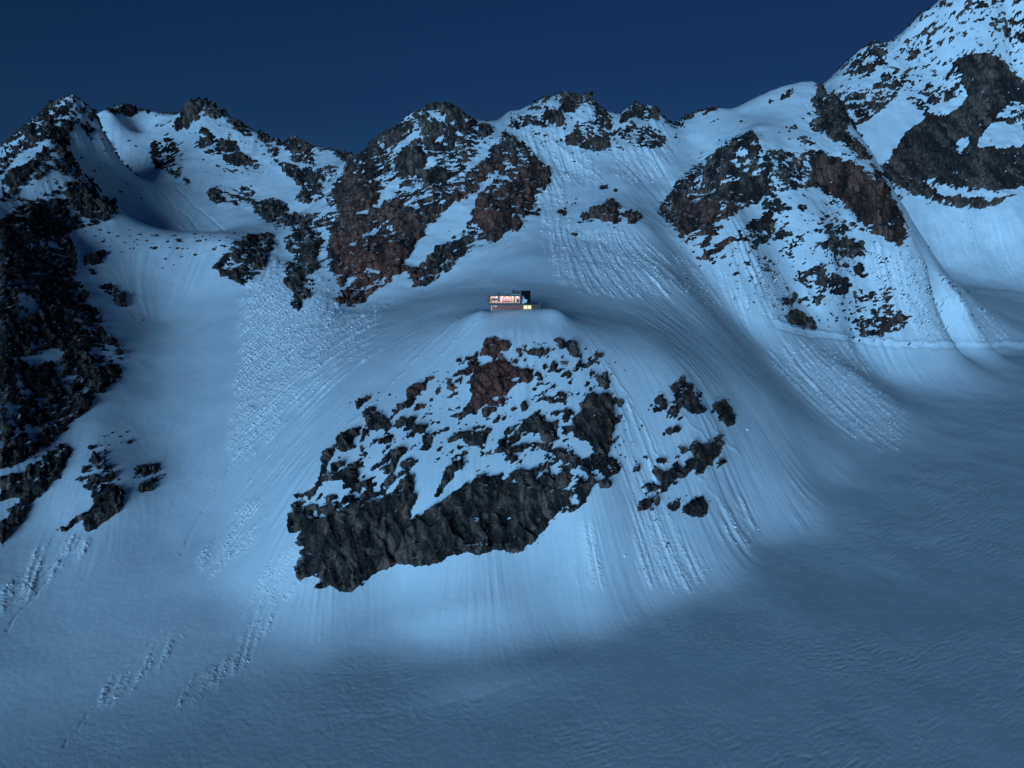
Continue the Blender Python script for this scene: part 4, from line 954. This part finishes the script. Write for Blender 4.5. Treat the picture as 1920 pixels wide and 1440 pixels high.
c_ = child('chimney', tube(.28, 6.9, .28, 7.75, 5.1, 2.5), blk, hut); child('cowl', tube(.36, 7.75, .08, 8.2, 5.1, 2.5), blk, c_)
c_ = child('chimney', tube(.30, 7.0, .26, 9.5, 12.0, 5.0), blk, hut); child('cowl', tube(.42, 9.5, .30, 9.95, 12.0, 5.0), mat('pale_metal', (0.5, 0.5, 0.52), 0.4, 0.8), c_)
child('chimney_box', prism([(11.25, 6.9), (12.6, 6.9), (12.4, 8.5), (11.6, 8.5)], 4.6, 5.28), blk, hut)
# porch wall on the right
child('porch_wall', B(20.6, 23.75, 0.7, 3.6, -0.5, 2.1), brown, hut)
bm = bmesh.new(); x = 20.7
while x < 23.6: box(bm, x, x + .2, 0.64, 0.7, -0.3, 2.05 + r_.uniform(-.05, .05)); x += .3
tag(child('porch_board', bm, redd, hut), kind='stuff')
child('porch_roof', B(20.5, 23.9, 0.45, 3.8, 2.1, 2.25), blk, hut)
gp = child('gable_post', prism([(23.95, -0.6), (24.75, -0.6), (24.85, 1.2), (25.1, 1.9), (24.95, 3.2), (23.9, 3.3), (23.85, 1.6)], 0.4, 1.6), blk, hut); child('snow_shelf', B(24.9, 27.5, 0.9, 2.4, -0.4, 0.25), smooth_snow, hut, .1)
# timber frames standing on the knoll
def put(px, py, up=0.0):
    p, n_ = hit(px, py); return (float(p[0]), float(p[1]), float(p[2]) + up)
p = put(938, 677); t_ = empty('wooden_shelter', p); tag(t_, 'small grey wooden box shelter on the ledge of the red crag', 'shelter')
child('wall', B(-1.15, 1.15, -.9, .9, -0.6, 1.5), brown, t_); child('lid', B(-1.3, 1.3, -1.05, 1.05, 1.502, 1.7), mat('grey_boards', (0.2, 0.19, 0.19), 0.9), t_); child('post', B(-.08, .08, -1.0, -.91, -.6, 1.49), redd, t_)
p = put(1057, 684); t_ = empty('viewing_platform', p); tag(t_, 'low wooden platform with a short mast on snow right of the red crag', 'platform')
child('deck', B(-1.7, 1.5, -.9, .9, 1.0, 1.25), brown, t_); child('panel', B(-1.0, 1.4, -.95, -.85, 0.1, 0.99), brown, t_)
for sx in (-1.4, -.4, .6, 1.2): child('leg', B(sx, sx + .15, -.8, -.65, -1.0, 0.998), brown, t_)
child('mast', B(-.05, .05, -.05, .05, 1.25, 2.7), steel, t_)

# boulders poking out of the snow: each one its own lump of rock
def lump_mesh(seed, stretch):
    r = random.Random(seed); bm = bmesh.new(); bmesh.ops.create_icosphere(bm, subdivisions=2, radius=1.0)
    cuts = [(r.gauss(0, 1), r.gauss(0, 1), r.gauss(0, 1)) for _ in range(9)]
    for v in bm.verts:
        d = 1.0
        for c in cuts:
            L = math.sqrt(sum(k * k for k in c)); dt = sum(a * b for a, b in zip(v.co.normalized(), c)) / L
            if dt > 0.45: d = min(d, 0.66 / dt)
        v.co = v.co.normalized() * d * r.uniform(0.93, 1.05)
        v.co.x *= stretch[0]; v.co.z *= stretch[1]
    me = bpy.data.meshes.new('boulder'); bm.to_mesh(me); bm.free(); me.materials.append(mk); return me
LM = [lump_mesh(i, s) for i, s in enumerate(((1.4, .7), (1.0, .9), (1.8, .6), (0.8, 1.3), (1.3, 1.0), (1.1, .6)))]
BOULDERS = {
 ('small dark rock poking through the snow terrace at the upper left', 'small rocks on the snow terrace'):
  '275,452,6 312,454,4 372,452,10 385,451,5 400,468,7 405,463,5 243,431,4 243,442,4 220,443,5 291,467,9 282,465,5 251,454,5 365,440,7 380,444,5 395,441,4 410,452,5 425,446,4 341,481,6 366,478,8 310,487,6 325,498,4 352,465,4 188,431,5 160,432,4 203,437,6 315,453,6 415,461,5 440,438,6 330,449,4',
 ('small dark rock poking through the snow of the big left bowl', 'small rocks in the snow bowl'):
  '240,264,6 254,274,5 192,262,5 215,278,4 223,296,7 240,345,4 265,372,6 225,359,6 178,320,6 186,316,4 154,297,5 313,271,5 400,292,5 380,300,5 412,347,4 455,326,4 198,283,4 230,303,4',
 ('tiny dark stone lying on the snow around the left slope of the knoll', 'small rocks beside the knoll'):
  '779,655,4 786,668,3 709,737,5 708,751,4 731,741,6 656,756,4 820,697,4 814,699,4 826,722,4 807,749,4 881,671,4 868,682,5 860,694,4 839,711,4 832,718,5 946,722,4 957,780,4 893,793,4 873,796,6 862,805,5 829,745,3 735,782,5',
 ('small dark stone on the avalanche slope right of the knoll', 'small rocks on the avalanche slope'):
  '1204,798,6 1198,806,4 1175,768,5 1170,790,4 1172,806,4 1185,829,4 1172,857,5 1215,769,4 1238,735,4 1345,744,4 1366,749,4 1300,722,5 1305,730,4 1308,745,4 1171,695,4 1193,865,5 1253,868,4 1169,829,4 1147,835,5 1255,935,3 1330,939,5 1253,912,4 1287,930,5 1304,932,4 1152,680,4 1137,905,5 1166,875,4',
 ('small dark rock on the snow beside the low left spur', 'small rocks beside the low spur'):
  '205,835,5 210,812,6 225,818,5 188,837,5 237,810,5 247,822,4 168,885,7 160,895,5 155,875,4 196,850,5 180,868,6 208,874,5 222,900,6 165,912,5 262,877,7 250,897,6 307,891,6 286,880,6 270,893,7 240,670,4 230,650,4 305,503,4 268,601,4',
 ('small dark rock on the snow below the right buttress', 'small rocks below the right buttress'):
  '1488,601,5 1523,598,5 1535,601,6 1638,571,7 1640,560,6 1694,553,5 1690,560,4 1707,594,6 1595,617,6 1600,624,5 1610,640,6 1618,630,5 1659,637,5 1485,470,6 1520,466,5 1523,477,5 1485,460,5 1450,450,5 1550,480,6 1552,470,4 1492,518,6 1497,510,7 1512,520,5 1815,547,6 1585,620,5 1700,462,5 1698,448,4 1265,259,7 1267,253,5 1245,258,5 1075,304,6 1061,326,5 1020,316,5 1017,325,4',
 ('small dark rock on the right snow dome near the skyline', 'small rocks on the snow dome'):
  '1430,176,6 1390,229,7 1338,227,7 1345,224,5 1334,230,4 1460,249,5 1480,246,7 1492,240,6 1500,273,5 1508,283,5 1466,289,5 1480,262,5 1497,262,6 1517,213,8 1507,222,7',
}
nb_ = 0; rr = random.Random(5)
for (lab, grp), txt in BOULDERS.items():
    T_ = [tuple(float(q) for q in tok.split(',')) for tok in txt.split()]; spec = {}
    for nm_, f_ in (('largest', lambda q: q[2]), ('leftmost', lambda q: -q[0]), ('rightmost', lambda q: q[0]), ('topmost', lambda q: -q[1]), ('lowest', lambda q: q[1])):
        i_ = max((i for i in range(len(T_)) if i not in spec), key=lambda i: f_(T_[i])); spec[i_] = nm_
    k_ = -1
    for tok in txt.split():
        bx, by, s_ = (float(q) for q in tok.split(',')); k_ += 1
        p, n_ = hit(bx, by); rad = s_ / 2 * p[1] / F_PX * 0.95
        o = bpy.data.objects.new('boulder', LM[nb_ % len(LM)]); COL.objects.link(o); o.location = [float(c) for c in p]
        o.rotation_euler = (rr.uniform(-.3, .3), rr.uniform(-.5, .1), rr.uniform(0, 6.28)); o.scale = (rad, rad, rad); nb_ += 1
        tag(o, lab if k_ not in spec else spec[k_] + ' of the dark ' + grp, 'rock', grp)
# lone snow balls that rolled out of the avalanches
for bx, by, s_, lab in ((1377, 988, 8, 'largest snow block at the toe of the small avalanche right of the knoll'), (1400, 806, 6, 'lone snow ball at the end of its track beyond the pointed slabs'), (1172, 1041, 7, 'single snow block lying left of the avalanche fan below the knoll'),
                        (1422, 993, 5, 'snow ball rightmost of the small avalanche right of the knoll'), (466, 1240, 6, 'snow ball below the tongue of debris on the lower left slope')):
    p, n_ = hit(bx, by); rad = s_ / 2 * p[1] / F_PX; me = LM[1].copy(); me.materials.clear(); me.materials.append(smooth_snow)
    o = bpy.data.objects.new('snow_block', me); COL.objects.link(o); o.location = [float(c) for c in p]; o.scale = (rad,) * 3; tag(o, lab, 'snow block')
# loose avalanche debris: thousands of lumps nobody could count
rg = np.random.default_rng(11)
pr = (FBm * VIS).ravel() ** 1.5 * np.clip((lump2.ravel() + .6), 0.02, 2) * (YF.ravel() / 300)
sel = rg.choice(NC * NR, 15000, replace=False, p=(pr / pr.sum()))
cen = SNOWP.reshape(-1, 3)[sel] + rg.normal(0, .15, (15000, 3)) * [1, 1, 0]
sz_ = (0.07 + 0.5 * rg.random(15000) ** 8) * np.clip(cen[:, 1] / 300, .7, 2.0)
oc = np.array([(1,0,0),(-1,0,0),(0,1,0),(0,-1,0),(0,0,1),(0,0,-1)], float)
V_ = cen[:, None] + oc[None] * sz_[:, None, None] * rg.uniform(.6, 1.3, (15000, 6, 1)) + rg.normal(0, .12, (15000, 6, 3)) * sz_[:, None, None]
tf = np.array([(0,2,4),(2,1,4),(1,3,4),(3,0,4),(2,0,5),(1,2,5),(3,1,5),(0,3,5)])
Fc = (tf[None] + (np.arange(15000) * 6)[:, None, None]).reshape(-1, 3)
me = bpy.data.meshes.new('avalanche_debris'); me.vertices.add(90000); me.vertices.foreach_set('co', V_.astype(np.float32).ravel())
me.loops.add(len(Fc) * 3); me.loops.foreach_set('vertex_index', Fc.astype(np.int32).ravel()); me.polygons.add(len(Fc))
me.polygons.foreach_set('loop_start', np.arange(0, len(Fc) * 3, 3, dtype=np.int32)); me.polygons.foreach_set('loop_total', np.full(len(Fc), 3, np.int32)); me.update(calc_edges=True)
me.materials.append(smooth_snow); o = bpy.data.objects.new('avalanche_debris', me); COL.objects.link(o)
tag(o, 'loose lumps of avalanche snow spread over the slopes', 'avalanche debris', None, 'stuff')
print('done', time.time() - T0)
